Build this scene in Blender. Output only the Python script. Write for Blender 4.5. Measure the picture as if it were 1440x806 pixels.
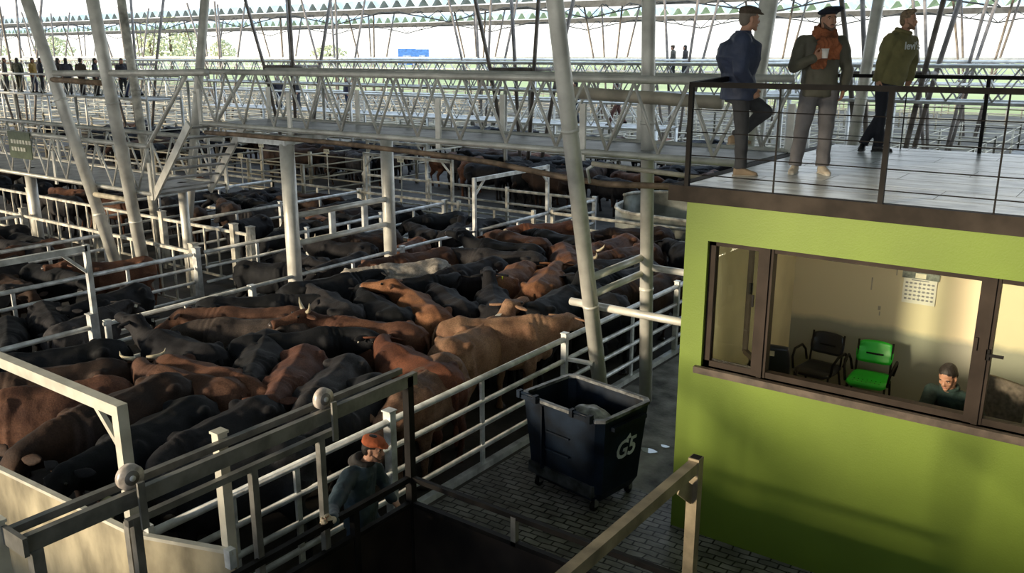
import bpy, bmesh, math, random
from mathutils import Vector, Matrix, Euler, noise
random.seed(7)
for o in list(bpy.data.objects): bpy.data.objects.remove(o)
scene = bpy.context.scene
COL = scene.collection
PI = math.pi
# ---------------------------------------------------------------- camera, sky, sun, exposure
FPX = 1230.0; CH = 5.15; PITCH = math.atan(327.0/FPX); YAW = math.radians(36.1)
cd = bpy.data.cameras.new('camera'); cam = bpy.data.objects.new('camera', cd); COL.objects.link(cam)
cd.sensor_width = 36.0; cd.lens = FPX/1440.0*36.0; cd.clip_end = 2000; cd.clip_start = 0.05
cam.location = (0, 0, CH); cam.rotation_euler = (PI/2-PITCH, 0, YAW)
scene.camera = cam
scene.view_settings.view_transform = 'Standard'; scene.view_settings.look = 'None'
scene.view_settings.gamma = 1.0; scene.view_settings.use_curve_mapping = False
scene.view_settings.exposure = 0.9
world = bpy.data.worlds.new('sky'); scene.world = world; world.use_nodes = True
wn = world.node_tree; wn.nodes.clear()
wo = wn.nodes.new('ShaderNodeOutputWorld'); wb = wn.nodes.new('ShaderNodeBackground')
wg = wn.nodes.new('ShaderNodeTexGradient'); wt = wn.nodes.new('ShaderNodeTexCoord'); wsx = wn.nodes.new('ShaderNodeSeparateXYZ')
wr = wn.nodes.new('ShaderNodeValToRGB')
wr.color_ramp.elements[0].position = 0.0; wr.color_ramp.elements[0].color = (1.0, 0.97, 0.88, 1)
wr.color_ramp.elements[1].position = 0.45; wr.color_ramp.elements[1].color = (0.62, 0.79, 1.0, 1)
e = wr.color_ramp.elements.new(0.1); e.color = (0.92, 0.97, 1.0, 1)
wn.links.new(wt.outputs['Generated'], wsx.inputs[0]); wn.links.new(wsx.outputs['Z'], wr.inputs[0])
wn.links.new(wr.outputs[0], wb.inputs[0]); wb.inputs[1].default_value = 1.12
wn.links.new(wb.outputs[0], wo.inputs[0])
sd = bpy.data.lights.new('sun', 'SUN'); sun = bpy.data.objects.new('sun', sd); COL.objects.link(sun)
sd.energy = 3.3; sd.color = (1.0, 0.83, 0.58); sd.angle = math.radians(7)
SUNDIR = Vector((0.42, 1.0, -0.175)).normalized()
sun.rotation_euler = SUNDIR.to_track_quat('-Z', 'Y').to_euler(); sun.location = (-3, -20, 12)

# ---------------------------------------------------------------- helpers
CP, SP = math.cos(PITCH), math.sin(PITCH)
def P(u, v, z):
    "the world point at height z seen at pixel u, v (world Y runs along the long pens, X across)"
    a = (u-720)/FPX; b = (403-v)/FPX
    d = (a, CP+b*SP, -SP+b*CP); t = (z-CH)/d[2]
    x, y = d[0]*t, d[1]*t
    return (x*math.cos(YAW)-y*math.sin(YAW), x*math.sin(YAW)+y*math.cos(YAW))
MATS = {}
def mat(name, col, rough=.6, metal=0.0, var=.12, scale=6.0, bump=0.0, bscale=None, col2=None, thr=None, coat=0.0, spec=.5, emit=None, stretch=None, sheen=0.0):
    if name in MATS: return MATS[name]
    m = bpy.data.materials.new(name); m.use_nodes = True; nt = m.node_tree; b = nt.nodes['Principled BSDF']
    b.inputs['Roughness'].default_value = rough; b.inputs['Metallic'].default_value = metal
    b.inputs['Specular IOR Level'].default_value = spec
    if coat: b.inputs['Coat Weight'].default_value = coat
    if sheen: b.inputs['Sheen Weight'].default_value = sheen
    tc = nt.nodes.new('ShaderNodeTexCoord'); mp = nt.nodes.new('ShaderNodeMapping')
    nt.links.new(tc.outputs['Object'], mp.inputs[0])
    if stretch: mp.inputs['Scale'].default_value = stretch
    nz = nt.nodes.new('ShaderNodeTexNoise'); nz.inputs['Scale'].default_value = scale; nz.inputs['Detail'].default_value = 5
    nt.links.new(mp.outputs[0], nz.inputs[0])
    rp = nt.nodes.new('ShaderNodeValToRGB')
    c2 = col2 if col2 else tuple(max(0, c*(1-var*2.2)) for c in col)
    c1 = col if col2 else tuple(min(1, c*(1+var)) for c in col)
    lo, hi = thr if thr else (.35, .65)
    rp.color_ramp.elements[0].position = lo; rp.color_ramp.elements[0].color = (*c2, 1)
    rp.color_ramp.elements[1].position = hi; rp.color_ramp.elements[1].color = (*c1, 1)
    nt.links.new(nz.outputs[0], rp.inputs[0]); nt.links.new(rp.outputs[0], b.inputs['Base Color'])
    if bump:
        n2 = nt.nodes.new('ShaderNodeTexNoise'); n2.inputs['Scale'].default_value = bscale or scale*4; n2.inputs['Detail'].default_value = 4
        nt.links.new(mp.outputs[0], n2.inputs[0])
        bp = nt.nodes.new('ShaderNodeBump'); bp.inputs['Strength'].default_value = bump; bp.inputs['Distance'].default_value = .02
        nt.links.new(n2.outputs[0], bp.inputs['Height']); nt.links.new(bp.outputs[0], b.inputs['Normal'])
    if emit:
        b.inputs['Emission Color'].default_value = (*emit[0], 1); b.inputs['Emission Strength'].default_value = emit[1]
    MATS[name] = m
    return m

class MB:
    "collects shapes and links them as one mesh object"
    def __init__(s): s.v = []; s.f = []
    def add(s, vs, fs):
        n = len(s.v); s.v += [tuple(q) for q in vs]; s.f += [tuple(i+n for i in f) for f in fs]; return s
    def box(s, x0, y0, z0, x1, y1, z1):
        x0, x1 = min(x0, x1), max(x0, x1); y0, y1 = min(y0, y1), max(y0, y1); z0, z1 = min(z0, z1), max(z0, z1)
        return s.add([(x0,y0,z0),(x1,y0,z0),(x1,y1,z0),(x0,y1,z0),(x0,y0,z1),(x1,y0,z1),(x1,y1,z1),(x0,y1,z1)],
                     [(0,3,2,1),(4,5,6,7),(0,1,5,4),(1,2,6,5),(2,3,7,6),(3,0,4,7)])
    def cbox(s, c, size, rot=None):
        hx, hy, hz = size[0]/2, size[1]/2, size[2]/2
        vs = [Vector(q) for q in [(-hx,-hy,-hz),(hx,-hy,-hz),(hx,hy,-hz),(-hx,hy,-hz),(-hx,-hy,hz),(hx,-hy,hz),(hx,hy,hz),(-hx,hy,hz)]]
        if rot: R = Euler(rot).to_matrix(); vs = [R @ q for q in vs]
        c = Vector(c)
        return s.add([q+c for q in vs], [(0,3,2,1),(4,5,6,7),(0,1,5,4),(1,2,6,5),(2,3,7,6),(3,0,4,7)])
    def frame(s, d):
        d = Vector(d).normalized(); up = Vector((0,0,1)) if abs(d.z) < .95 else Vector((0,1,0))
        a = d.cross(up).normalized(); b = a.cross(d).normalized(); return a, b
    def bar(s, p0, p1, w, h):
        p0, p1 = Vector(p0), Vector(p1); a, b = s.frame(p1-p0); a = a*w/2; b = b*h/2
        vs = [p0-a-b, p0+a-b, p0+a+b, p0-a+b, p1-a-b, p1+a-b, p1+a+b, p1-a+b]
        return s.add(vs, [(0,3,2,1),(4,5,6,7),(0,1,5,4),(1,2,6,5),(2,3,7,6),(3,0,4,7)])
    def tube(s, p0, p1, r0, r1=None, n=8):
        return s.path([p0, p1], [r0, r1 if r1 is not None else r0], n)
    def path(s, pts, rs, n=8, cap=True):
        pts = [Vector(q) for q in pts]
        if not hasattr(rs, '__len__'): rs = [rs]*len(pts)
        vs = []; a = None
        for i, q in enumerate(pts):
            d = (pts[min(i+1, len(pts)-1)]-pts[max(i-1, 0)]).normalized()
            if a is None: a, b = s.frame(d)
            else:
                a = (a - d*a.dot(d)).normalized()
                b = a.cross(d).normalized()
            for k in range(n):
                t = 2*PI*k/n; vs.append(q + (a*math.cos(t)+b*math.sin(t))*rs[i])
        fs = []
        for i in range(len(pts)-1):
            for k in range(n):
                k2 = (k+1) % n; fs.append((i*n+k, (i+1)*n+k, (i+1)*n+k2, i*n+k2))
        if cap: fs.append(tuple(range(n))); fs.append(tuple(reversed(range((len(pts)-1)*n, len(pts)*n))))
        return s.add(vs, fs)
    def secs(s, secs, n=16, ex=2.4):
        "loft: list of (centre, axis a, axis b, ra, rb_up, rb_down)"
        vs = []
        for c, a, b, ra, ru, rd in secs:
            c, a, b = Vector(c), Vector(a), Vector(b)
            for k in range(n):
                t = 2*PI*k/n; ct, st = math.cos(t), math.sin(t)
                x = math.copysign(abs(ct)**(2/ex), ct)*ra; y = math.copysign(abs(st)**(2/ex), st)
                y *= ru if y > 0 else rd
                vs.append(c+a*x+b*y)
        fs = []; m = len(secs)
        for i in range(m-1):
            for k in range(n):
                k2 = (k+1) % n; fs.append((i*n+k, i*n+k2, (i+1)*n+k2, (i+1)*n+k))
        fs.append(tuple(reversed(range(n)))); fs.append(tuple(range((m-1)*n, m*n)))
        return s.add(vs, fs)
    def ell(s, c, r, rot=None, nu=14, nv=9):
        c = Vector(c); R = Euler(rot).to_matrix() if rot else Matrix.Identity(3)
        vs = [c+R @ Vector((0,0,r[2]))]
        for i in range(1, nv):
            ph = PI*i/nv
            for k in range(nu):
                t = 2*PI*k/nu
                vs.append(c+R @ Vector((r[0]*math.sin(ph)*math.cos(t), r[1]*math.sin(ph)*math.sin(t), r[2]*math.cos(ph))))
        vs.append(c+R @ Vector((0,0,-r[2]))); L = len(vs)-1; fs = []
        for k in range(nu): fs.append((0, 1+k, 1+(k+1) % nu))
        for i in range(nv-2):
            for k in range(nu):
                a, b = 1+i*nu+k, 1+i*nu+(k+1) % nu; fs.append((a, a+nu, b+nu, b))
        for k in range(nu): fs.append((L, 1+(nv-2)*nu+(k+1) % nu, 1+(nv-2)*nu+k))
        return s.add(vs, fs)
    def disc(s, c, ax, r, h, n=20):
        c = Vector(c); ax = Vector(ax).normalized()
        return s.tube(c-ax*h/2, c+ax*h/2, r, n=n)
    def mesh(s, name, smooth=False):
        me = bpy.data.meshes.new(name); me.from_pydata(s.v, [], s.f); me.update()
        if smooth:
            for q in me.polygons: q.use_smooth = True
        return me
    def build(s, name, m, parent=None, smooth=False, kind=None, world=True):
        me = s.mesh(name, smooth)
        if parent is not None and world:
            me.transform(world_mat(parent).inverted())
        me.materials.append(m)
        o = bpy.data.objects.new(name, me); COL.objects.link(o)
        if parent is not None: o.parent = parent
        if kind: o['kind'] = kind
        return o
def world_mat(o):
    M = Matrix.LocRotScale(o.location, o.rotation_euler, o.scale)
    return world_mat(o.parent) @ M if o.parent else M
def link(name, me, parent=None, m=None):
    o = bpy.data.objects.new(name, me); COL.objects.link(o)
    if parent: o.parent = parent
    if m:
        if len(me.materials) == 0: me.materials.append(m)
        o.material_slots[0].link = 'OBJECT'; o.material_slots[0].material = m
    return o
def tag(o, label, cat, group=None, kind=None):
    o['label'] = label; o['category'] = cat
    if group: o['group'] = group
    if kind: o['kind'] = kind
    return o
def thing(name, loc, label, cat, group=None, rz=0, sc=1):
    o = bpy.data.objects.new(name, None); COL.objects.link(o); o.location = loc; o.rotation_euler = (0, 0, rz); o.scale = (sc,)*3
    o.empty_display_size = .2
    return tag(o, label, cat, group)
def struct(o): o['kind'] = 'structure'; return o
def smooth_by_angle(me, ang=40):
    for q in me.polygons: q.use_smooth = True
    bm = bmesh.new(); bm.from_mesh(me)
    for e in bm.edges:
        if len(e.link_faces) == 2 and e.calc_face_angle(0) > math.radians(ang): e.smooth = False
    bm.to_mesh(me); bm.free()
TMPS = bpy.data.scenes.new('workshop')
def remesh(mb, name, voxel, it=3, fac=.5):
    "fuse overlapping closed shapes to one continuous skin"
    me = mb.mesh(name+'_raw')
    bm = bmesh.new(); bm.from_mesh(me); bmesh.ops.recalc_face_normals(bm, faces=bm.faces); bm.to_mesh(me); bm.free()
    o = bpy.data.objects.new('tmp', me); TMPS.collection.objects.link(o)
    r = o.modifiers.new('r', 'REMESH'); r.mode = 'VOXEL'; r.voxel_size = voxel
    if it: sm = o.modifiers.new('s', 'SMOOTH'); sm.iterations = it; sm.factor = fac
    vl = TMPS.view_layers[0]; vl.update(); dg = vl.depsgraph; ev = o.evaluated_get(dg)
    out = bpy.data.meshes.new_from_object(ev); out.name = name
    bpy.data.objects.remove(o); bpy.data.meshes.remove(me)
    for q in out.polygons: q.use_smooth = True
    return out
def displace(me, fn):
    "move every vertex along its normal by fn(co)"
    n = len(me.vertices); co = [v.co.copy() for v in me.vertices]; no = [v.normal.copy() for v in me.vertices]; out = []
    for c, k in zip(co, no): out += list(c+k*fn(c))
    me.vertices.foreach_set('co', out); me.update()
def dup(root, loc, rz=None, label=None, group=None):
    r = root.copy(); COL.objects.link(r); r.location = loc
    if rz is not None: r.rotation_euler = (0, 0, rz)
    if label: r['label'] = label
    if group: r['group'] = group
    for ch in list(root.children):
        c = ch.copy(); COL.objects.link(c); c.parent = r
        for g in list(ch.children):
            d = g.copy(); COL.objects.link(d); d.parent = c
    return r
def text_mesh(txt, size, depth=.004, bold=False, shear=0.0):
    cu = bpy.data.curves.new('t', 'FONT'); cu.body = txt; cu.size = size; cu.extrude = depth/2; cu.align_x = 'CENTER'; cu.align_y = 'CENTER'; cu.shear = shear
    if bold: cu.offset = size*.02
    cu.resolution_u = 3
    o = bpy.data.objects.new('t', cu); COL.objects.link(o)
    dg = bpy.context.evaluated_depsgraph_get(); me = bpy.data.meshes.new_from_object(o.evaluated_get(dg))
    bpy.data.objects.remove(o); me.materials.clear(); return me

# ---------------------------------------------------------------- materials
GALV = mat('galvanised_steel', (.72,.74,.74), .45, .25, .18, 5, .15, 40)
GALVP = mat('galvanised_pipe', (.72,.71,.66), .42, .2, .12, 3, .1, 25)
OLDGALV = mat('weathered_rail', (.62,.60,.53), .6, .2, .25, 4, .2, 30)
TAN = mat('dusty_rail', (.52,.47,.37), .65, .15, .2, 4, .2, 30)
RUSTY = mat('rust_brown_steel', (.30,.21,.14), .7, .2, .25, 5, .2, 30)
BLACKST = mat('black_painted_steel', (.012,.011,.011), .6, .0, .2, 6, spec=.12)
DARKGATE = mat('dark_gate_steel', (.22,.215,.20), .45, .3, .18, 5, .15, 30)
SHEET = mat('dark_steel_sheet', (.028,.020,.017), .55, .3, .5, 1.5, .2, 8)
RACE = mat('race_sheet_steel', (.42,.37,.26), .55, .15, .25, 3, .3, 12, stretch=(1,1,.5))
TANK = mat('curved_sheet_steel', (.42,.43,.38), .5, .3, .3, 1.5, .2, 10)
CONC = mat('stained_concrete', (.26,.25,.235), .7, 0, .35, 2.2, .4, 18)
MUD = mat('pen_floor_mud', (.055,.048,.042), .75, 0, .3, 1.3, .6, 7)
DECKST = mat('catwalk_plate', (.30,.30,.29), .5, .3, .2, 2.5, .25, 30)
# ---------------------------------------------------------------- ground
def plane(name, x0, y0, x1, y1, z, m, th=.05):
    o = MB().box(x0, y0, z-th, x1, y1, z).build(name, m); return struct(o)
def cobble_mat():
    m = bpy.data.materials.new('cobbles'); m.use_nodes = True; nt = m.node_tree; b = nt.nodes['Principled BSDF']
    tc = nt.nodes.new('ShaderNodeTexCoord'); mp = nt.nodes.new('ShaderNodeMapping'); mp.inputs['Rotation'].default_value = (0, 0, math.radians(-4))
    nz = nt.nodes.new('ShaderNodeTexNoise'); nz.inputs['Scale'].default_value = 3.0; nz.inputs['Detail'].default_value = 4
    mx = nt.nodes.new('ShaderNodeMixRGB'); mx.blend_type = 'ADD'; mx.inputs[0].default_value = .07
    br = nt.nodes.new('ShaderNodeTexBrick'); br.inputs['Scale'].default_value = 1.0
    br.inputs['Brick Width'].default_value = .21; br.inputs['Row Height'].default_value = .095; br.inputs['Mortar Size'].default_value = .011
    br.inputs['Mortar Smooth'].default_value = .5
    br.inputs['Color1'].default_value = (.30,.29,.27,1); br.inputs['Color2'].default_value = (.17,.165,.155,1); br.inputs['Mortar'].default_value = (.012,.011,.01,1)
    nt.links.new(tc.outputs['Object'], mp.inputs[0]); nt.links.new(mp.outputs[0], nz.inputs[0])
    nt.links.new(mp.outputs[0], mx.inputs[1]); nt.links.new(nz.outputs['Color'], mx.inputs[2]); nt.links.new(mx.outputs[0], br.inputs[0])
    ml = nt.nodes.new('ShaderNodeMixRGB'); ml.blend_type = 'MULTIPLY'; ml.inputs[0].default_value = .8
    r = nt.nodes.new('ShaderNodeValToRGB'); r.color_ramp.elements[0].color = (.3,.28,.25,1); r.color_ramp.elements[0].position = .35; r.color_ramp.elements[1].color = (1,1,1,1); r.color_ramp.elements[1].position = .6
    nt.links.new(nz.outputs[0], r.inputs[0]); nt.links.new(br.outputs['Color'], ml.inputs[1]); nt.links.new(r.outputs[0], ml.inputs[2])
    nt.links.new(ml.outputs[0], b.inputs['Base Color']); b.inputs['Roughness'].default_value = .5
    inv = nt.nodes.new('ShaderNodeMath'); inv.operation = 'SUBTRACT'; inv.inputs[0].default_value = 1; nt.links.new(br.outputs['Fac'], inv.inputs[1])
    bp = nt.nodes.new('ShaderNodeBump'); bp.inputs['Strength'].default_value = .9; bp.inputs['Distance'].default_value = .02
    nt.links.new(inv.outputs[0], bp.inputs['Height']); nt.links.new(bp.outputs[0], b.inputs['Normal'])
    return m
COBBLE = cobble_mat()
FIELD = mat('grass_field', (.50,.53,.22), .9, 0, .3, .03, col2=(.33,.38,.15))
plane('floor', -230, -8, -6.25, 31, 0, MUD)
plane('floor', -230, 31, -6.25, 86, 0, mat('far_pen_floor', (.12,.105,.08), .8, 0, .3, .4))
plane('floor', -6.25, 8.75, 20, 86, 0, CONC)
plane('floor', -6.25, -8, 20, 8.75, 0, COBBLE)
fld = MB().box(-1400, 86, -.1, 700, 1500, -.02).build('ground', FIELD); struct(fld)
fld2 = MB().box(-1400, -200, -.1, -230, 86, -.02).build('ground', FIELD); struct(fld2)
for c, rx, ry, lab in ((P(912, 634, 0), .11, .07, 'small bright puddle on the concrete between the dumpster and the green office wall'), (P(935, 628, 0), .06, .04, 'tiny puddle nearer the green office wall')):
    pts = [(c[0]+rx*math.cos(2*PI*k/16)*(1+.2*math.sin(6*PI*k/16)), c[1]+ry*math.sin(2*PI*k/16), .004) for k in range(16)]
    mb_ = MB().add(pts+[(x, y, 0) for x, y, z in pts], [tuple(range(16)), tuple(reversed(range(16, 32)))]+[(k, 16+k, 16+(k+1) % 16, (k+1) % 16) for k in range(16)])
    tag(mb_.build('puddle', mat('water', (.5,.55,.6), .03, 0, 0, 1, spec=1)), lab, 'puddle')

# ---------------------------------------------------------------- pen fences
ZR = (.04, .31, .61, .92, 1.24)
def pole(mb, x, y, z0, z1, w=.09, d=.07, cap=True): mb.box(x-w/2, y-d/2, z0, x+w/2, y+d/2, z1)
def fence(label, ax, c, s, e, posts=(), stiles=(), zs=ZR, m=None, pm=None, rr=.034, topr=.041, name='pen_fence', cat='fence', group=None, pz=1.32, box=True, braces=()):
    "ax 'Y': runs along Y at x=c; 'X': runs along X at y=c"
    m = m or GALV; pm = pm or m
    pt = (lambda t, z, o=0: (c+o, t, z)) if ax == 'Y' else (lambda t, z, o=0: (t, c+o, z))
    r = thing(name, pt((s+e)/2, 0), label, cat, group)
    for i, z in enumerate(zs):
        top = i == len(zs)-1
        mb = MB()
        if i == 0 and z < .1: mb.bar(pt(s, z), pt(e, z), .09, .08)
        else: mb.path([pt(s, z), pt(e, z)], topr if top else rr, 8)
        mb.build('rail', m, r, smooth=not (i == 0))
    for p in posts:
        mb = MB()
        if isinstance(p, tuple): t, w, h = p; w *= .85; h -= .06
        else: t, w, h = p, .085, pz
        q = pt(t, 0); pole(mb, q[0], q[1], 0, h, w, w*.8 if ax == 'Y' else w)
        mb.cbox((q[0], q[1], h+.008), (w*1.12, w*1.12, .016))
        mb.build('post', pm, r)
    for t in stiles:
        q = pt(t, 0); MB().cbox((q[0], q[1], (zs[0]+zs[-1])/2), (.035, .06, zs[-1]-zs[0]) if ax == 'Y' else (.06, .035, zs[-1]-zs[0])).build('stile', m, r)
    return r
fence('five-rail galvanised fence separating the cattle pen from the cobbled alley', 'Y', -6.35, 3.4, 18.2,
      posts=[3.45, (6.42, .13, 1.42), 9.98, 13.6, 18.2], stiles=[4.35, 5.1, 8.07, 12.0, 15.5])
fence('long rail fence on the left side of the crowded main cattle pen', 'Y', -12.3, 2.6, 6.3, posts=[3.2, (6.33, .14, 1.5)], stiles=[4.9], topr=.04)
fence('rail fence behind the main herd from the gate post to the two round columns', 'Y', -12.3, 6.5, 15.3, posts=[(6.56,.1,1.34), (9.2, .13, 1.32), (13.0,.10,1.35), 15.2], stiles=[7.9, 11.6, 14.2], topr=.036)
fence('rail fence section closing the far left corner of the main pen', 'Y', -12.3, 18.4, 20.8, posts=[18.45, 20.75], stiles=[19.6])
fence('swing gate of rails hung in the tall frame at the back of the main pen', 'Y', -12.22, 15.5, 18.3, stiles=[15.55, 17, 18.25], zs=(.15,.42,.7,.97,1.24), name='pen_gate', cat='gate')
fence('four-rail fence closing the narrow pen beyond the main pen, left of the first round column', 'Y', -15.35, 3.0, 10.1, posts=[(4.9,.12,1.3), (10.2, .16, 1.42)], stiles=[6.6, 8.7], zs=(.04,.35,.66,.95,1.24))
fence('rail fence running from the picket corner past the first round column', 'Y', -15.35, 10.4, 17.9, posts=[13.1, 15.5, 17.9], stiles=[11.7, 14.4, 16.7])
fence('rail fence farther left that ends at the picket fence corner', 'Y', -18.7, 4.5, 10.1, posts=[10.15, 6.2], stiles=[7.4, 8.9])
fence('rail fence behind the stair foot beyond the second picket fence', 'Y', -18.7, 12.1, 18.0, posts=[12.2, 15.1, 18.0], stiles=[13.7, 16.5])
fence('rail fence at the left edge below the sign on the lower catwalk', 'Y', -22.6, 7.5, 10.2, posts=[10.2, 7.6], stiles=[8.9])
fence('rail fence deep left beyond the low catwalk', 'Y', -22.6, 12.1, 18.0, posts=[12.2, 18.0], stiles=[14, 16])
def pickets(label, y, x0, x1, posts, gaps=.52):
    r = thing('picket_fence', ((x0+x1)/2, y, 0), label, 'fence')
    MB().bar((x0, y, 1.24), (x1, y, 1.24), .07, .06).build('rail', OLDGALV, r)
    MB().bar((x0, y, .12), (x1, y, .12), .05, .05).build('rail', OLDGALV, r)
    x = x0+.3
    while x < x1-.1:
        if min(abs(x-p) for p in posts) > .15: MB().box(x-.022, y-.016, .12, x+.022, y+.016, 1.22).build('picket', OLDGALV, r)
        x += gaps
    for p in posts: 
        MB().box(p-.07, y-.07, 0, p+.07, y+.07, 1.42).cbox((p, y, 1.43), (.16,.16,.02)).build('post', OLDGALV, r)
    return r
pickets('steel picket fence under the lower catwalk, nearest of the two rows', 10.25, -28.5, -15.35, [-28.4, -24.3, -22.6, -18.72, -15.5])
pickets('steel picket fence under the stair, farther of the two rows', 12.05, -30, -15.9, [-29.9, -26.0, -22.5, -19.4, -16.6, -16.0])
fence('rail fence across the back of the narrow pens beside the second round column', 'X', 18.0, -18.7, -12.4, posts=[-18.6, -15.35, -14.9, -12.45], stiles=[-17, -13.7], m=OLDGALV)
fence('rail fence across the far end of the main pen before the curved sheet wall', 'X', 18.35, -12.2, -6.4, posts=[-12.1, -9.4, -8.3], stiles=[], zs=(.3,.62,.93,1.24), m=OLDGALV)
fence('rail fence across the cross alley, left of the far gate frame', 'X', 20.8, -21.4, -15.3, posts=[-21.3, -18.4, -15.35], stiles=[-20, -16.8], zs=(.04,.45,.85,1.24), m=OLDGALV)
fence('rail fence across the back beside the curved sheet wall', 'X', 20.8, -15.3, -12.3, posts=[-12.35], stiles=[-13.8], zs=(.04,.45,.85,1.24), m=OLDGALV)
fence('long rail fence crossing the left pens far behind the lower catwalk', 'X', 18.0, -34, -18.8, posts=[-33.9, -28, -22.6], stiles=[-31, -25, -20.5], m=OLDGALV)
def header(label, ax, c, s, e, z, m=None, lens=(1, 1), br=.38, w=.075):
    m = m or GALV
    pt = (lambda t, z: (c, t, z)) if ax == 'Y' else (lambda t, z: (t, c, z))
    r = thing('gate_portal', pt((s+e)/2, 0), label, 'gate portal')
    MB().bar(pt(s, z), pt(e, z), w, w*1.1).build('header', m, r)
    for t, d, on in ((s, 1, lens[0]), (e, -1, lens[1])):
        if not on: continue
        q = pt(t, 0); MB().box(q[0]-w/2, q[1]-w/2, 0, q[0]+w/2, q[1]+w/2, z+.05).build('post', m, r)
        MB().bar(pt(t, z-br), pt(t+d*br, z-.02), .04, .045).build('brace', m, r)
    return r
header('pale steel gate frame standing over the sheet race, nearest the camera', 'X', 3.36, -12.3, -6.28, 2.44, m=mat('pale_painted_steel', (.60,.58,.50), .5, .1, .1, 4), w=.09)
header('steel gate frame at the left edge beyond the main herd', 'Y', -12.3, 3.3, 6.38, 2.43)
header('tall steel gate frame at the back left corner of the main pen', 'Y', -12.3, 15.42, 18.39, 2.4)
header('steel gate frame in the narrow pens beside the second round column', 'X', 18.1, -18.5, -15.2, 2.35, m=OLDGALV)
header('steel gate frame across the cross alley behind the column', 'X', 20.9, -21.2, -18.6, 2.35, m=OLDGALV)

# ---------------------------------------------------------------- curved sheet wall at the back of the main pen
def curved():
    r = thing('curved_sheet_wall', (-9.5, 19.3, 0), 'curved grey sheet steel trough wall at the far end of the main pen', 'sheet wall')
    def ribbon(pts, z0, z1, th=.03):
        mb = MB(); n = len(pts); vs = []
        for i, (x, y) in enumerate(pts):
            a = Vector(pts[max(0, i-1)]); b = Vector(pts[min(n-1, i+1)]); d = (b-a).normalized(); nx, ny = -d.y*th/2, d.x*th/2
            vs += [(x+nx, y+ny, z0), (x-nx, y-ny, z0), (x-nx, y-ny, z1), (x+nx, y+ny, z1)]
        fs = []
        for i in range(n-1):
            for k in range(4): k2 = (k+1) % 4; fs.append((i*4+k, (i+1)*4+k, (i+1)*4+k2, i*4+k2))
        fs += [(0, 1, 2, 3), tuple((n-1)*4+k for k in (3, 2, 1, 0))]
        return mb.add(vs, fs)
    out = [(-6.2, 19.0), (-8.0, 19.0), (-9.6, 19.1)] + [(-9.8-1.55*math.sin(t), 20.65-1.55*math.cos(t)) for t in [PI*k/10 for k in range(1, 6)]]
    back = [(-11.30, 20.6)] + [(-9.9-1.45*math.cos(t), 20.65+1.2*math.sin(t)) for t in [PI*k/10 for k in range(1, 6)]] + [(-8.5, 21.9), (-6.4, 21.9)]
    ribbon(out, .35, 1.3).build('front_sheet', TANK, r, smooth=True)
    ribbon(back, .1, 1.5).build('back_sheet', TANK, r, smooth=True)
    for pts, z in ((out, 1.3), (back, 1.5)): MB().path([(x, y, z) for x, y in pts], .045, 8).build('rim', OLDGALV, r, smooth=True)
    for x in (-6.6, -8.2, -9.8): MB().box(x-.04, 18.9, 0, x+.04, 18.98, 1.6).build('support_post', OLDGALV, r)
curved()

# ---------------------------------------------------------------- far pens
def fence_mesh(L, step, ax):
    mb = MB()
    for z in (.35, .8, 1.24): mb.tube((0,0,z), (L,0,z), .032, n=5) if ax == 'X' else mb.tube((0,0,z), (0,L,z), .032, n=5)
    t = 0
    while t <= L+.01:
        mb.box(t-.05, -.05, 0, t+.05, .05, 1.35) if ax == 'X' else mb.box(-.05, t-.05, 0, .05, t+.05, 1.35); t += step
    return mb.mesh('far_fence_'+ax, True)
fx = fence_mesh(9.1, 3.03, 'X'); fy = fence_mesh(9.0, 3.0, 'Y')
FARF = mat('distant_rail_steel', (.50,.46,.36), .65, .1, .2, 1)
fx.materials.append(FARF); fy.materials.append(FARF)
def infr(x, y): return -2.45*y-4 < x < -.09*y+1
XL = [-6.2-9.1*k for k in range(0, 16)]
YL = [20.8, 29.8, 38.8, 47.8, 56.8, 65.8, 74.8, 83.8]
nf = 0
for j, y in enumerate(YL):
    for k, x in enumerate(XL):
        for ax, me in (('X', fx), ('Y', fy)):
            if j == 0 and k < 2: continue
            for off in ((0, 3.0) if y < 50 and x > -75 else (0,)):
                xx, yy = (x-9.1, y+off) if ax == 'X' else (x-off, y)
                if not infr(xx, yy+4) or nf > 285: continue
                o = link('pen_fence', me); o.location = (xx, yy, 0); nf += 1
                tag(o, 'three-rail steel fence dividing the distant pens beyond the cross alley', 'fence', 'rail fences of the distant pens')
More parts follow.
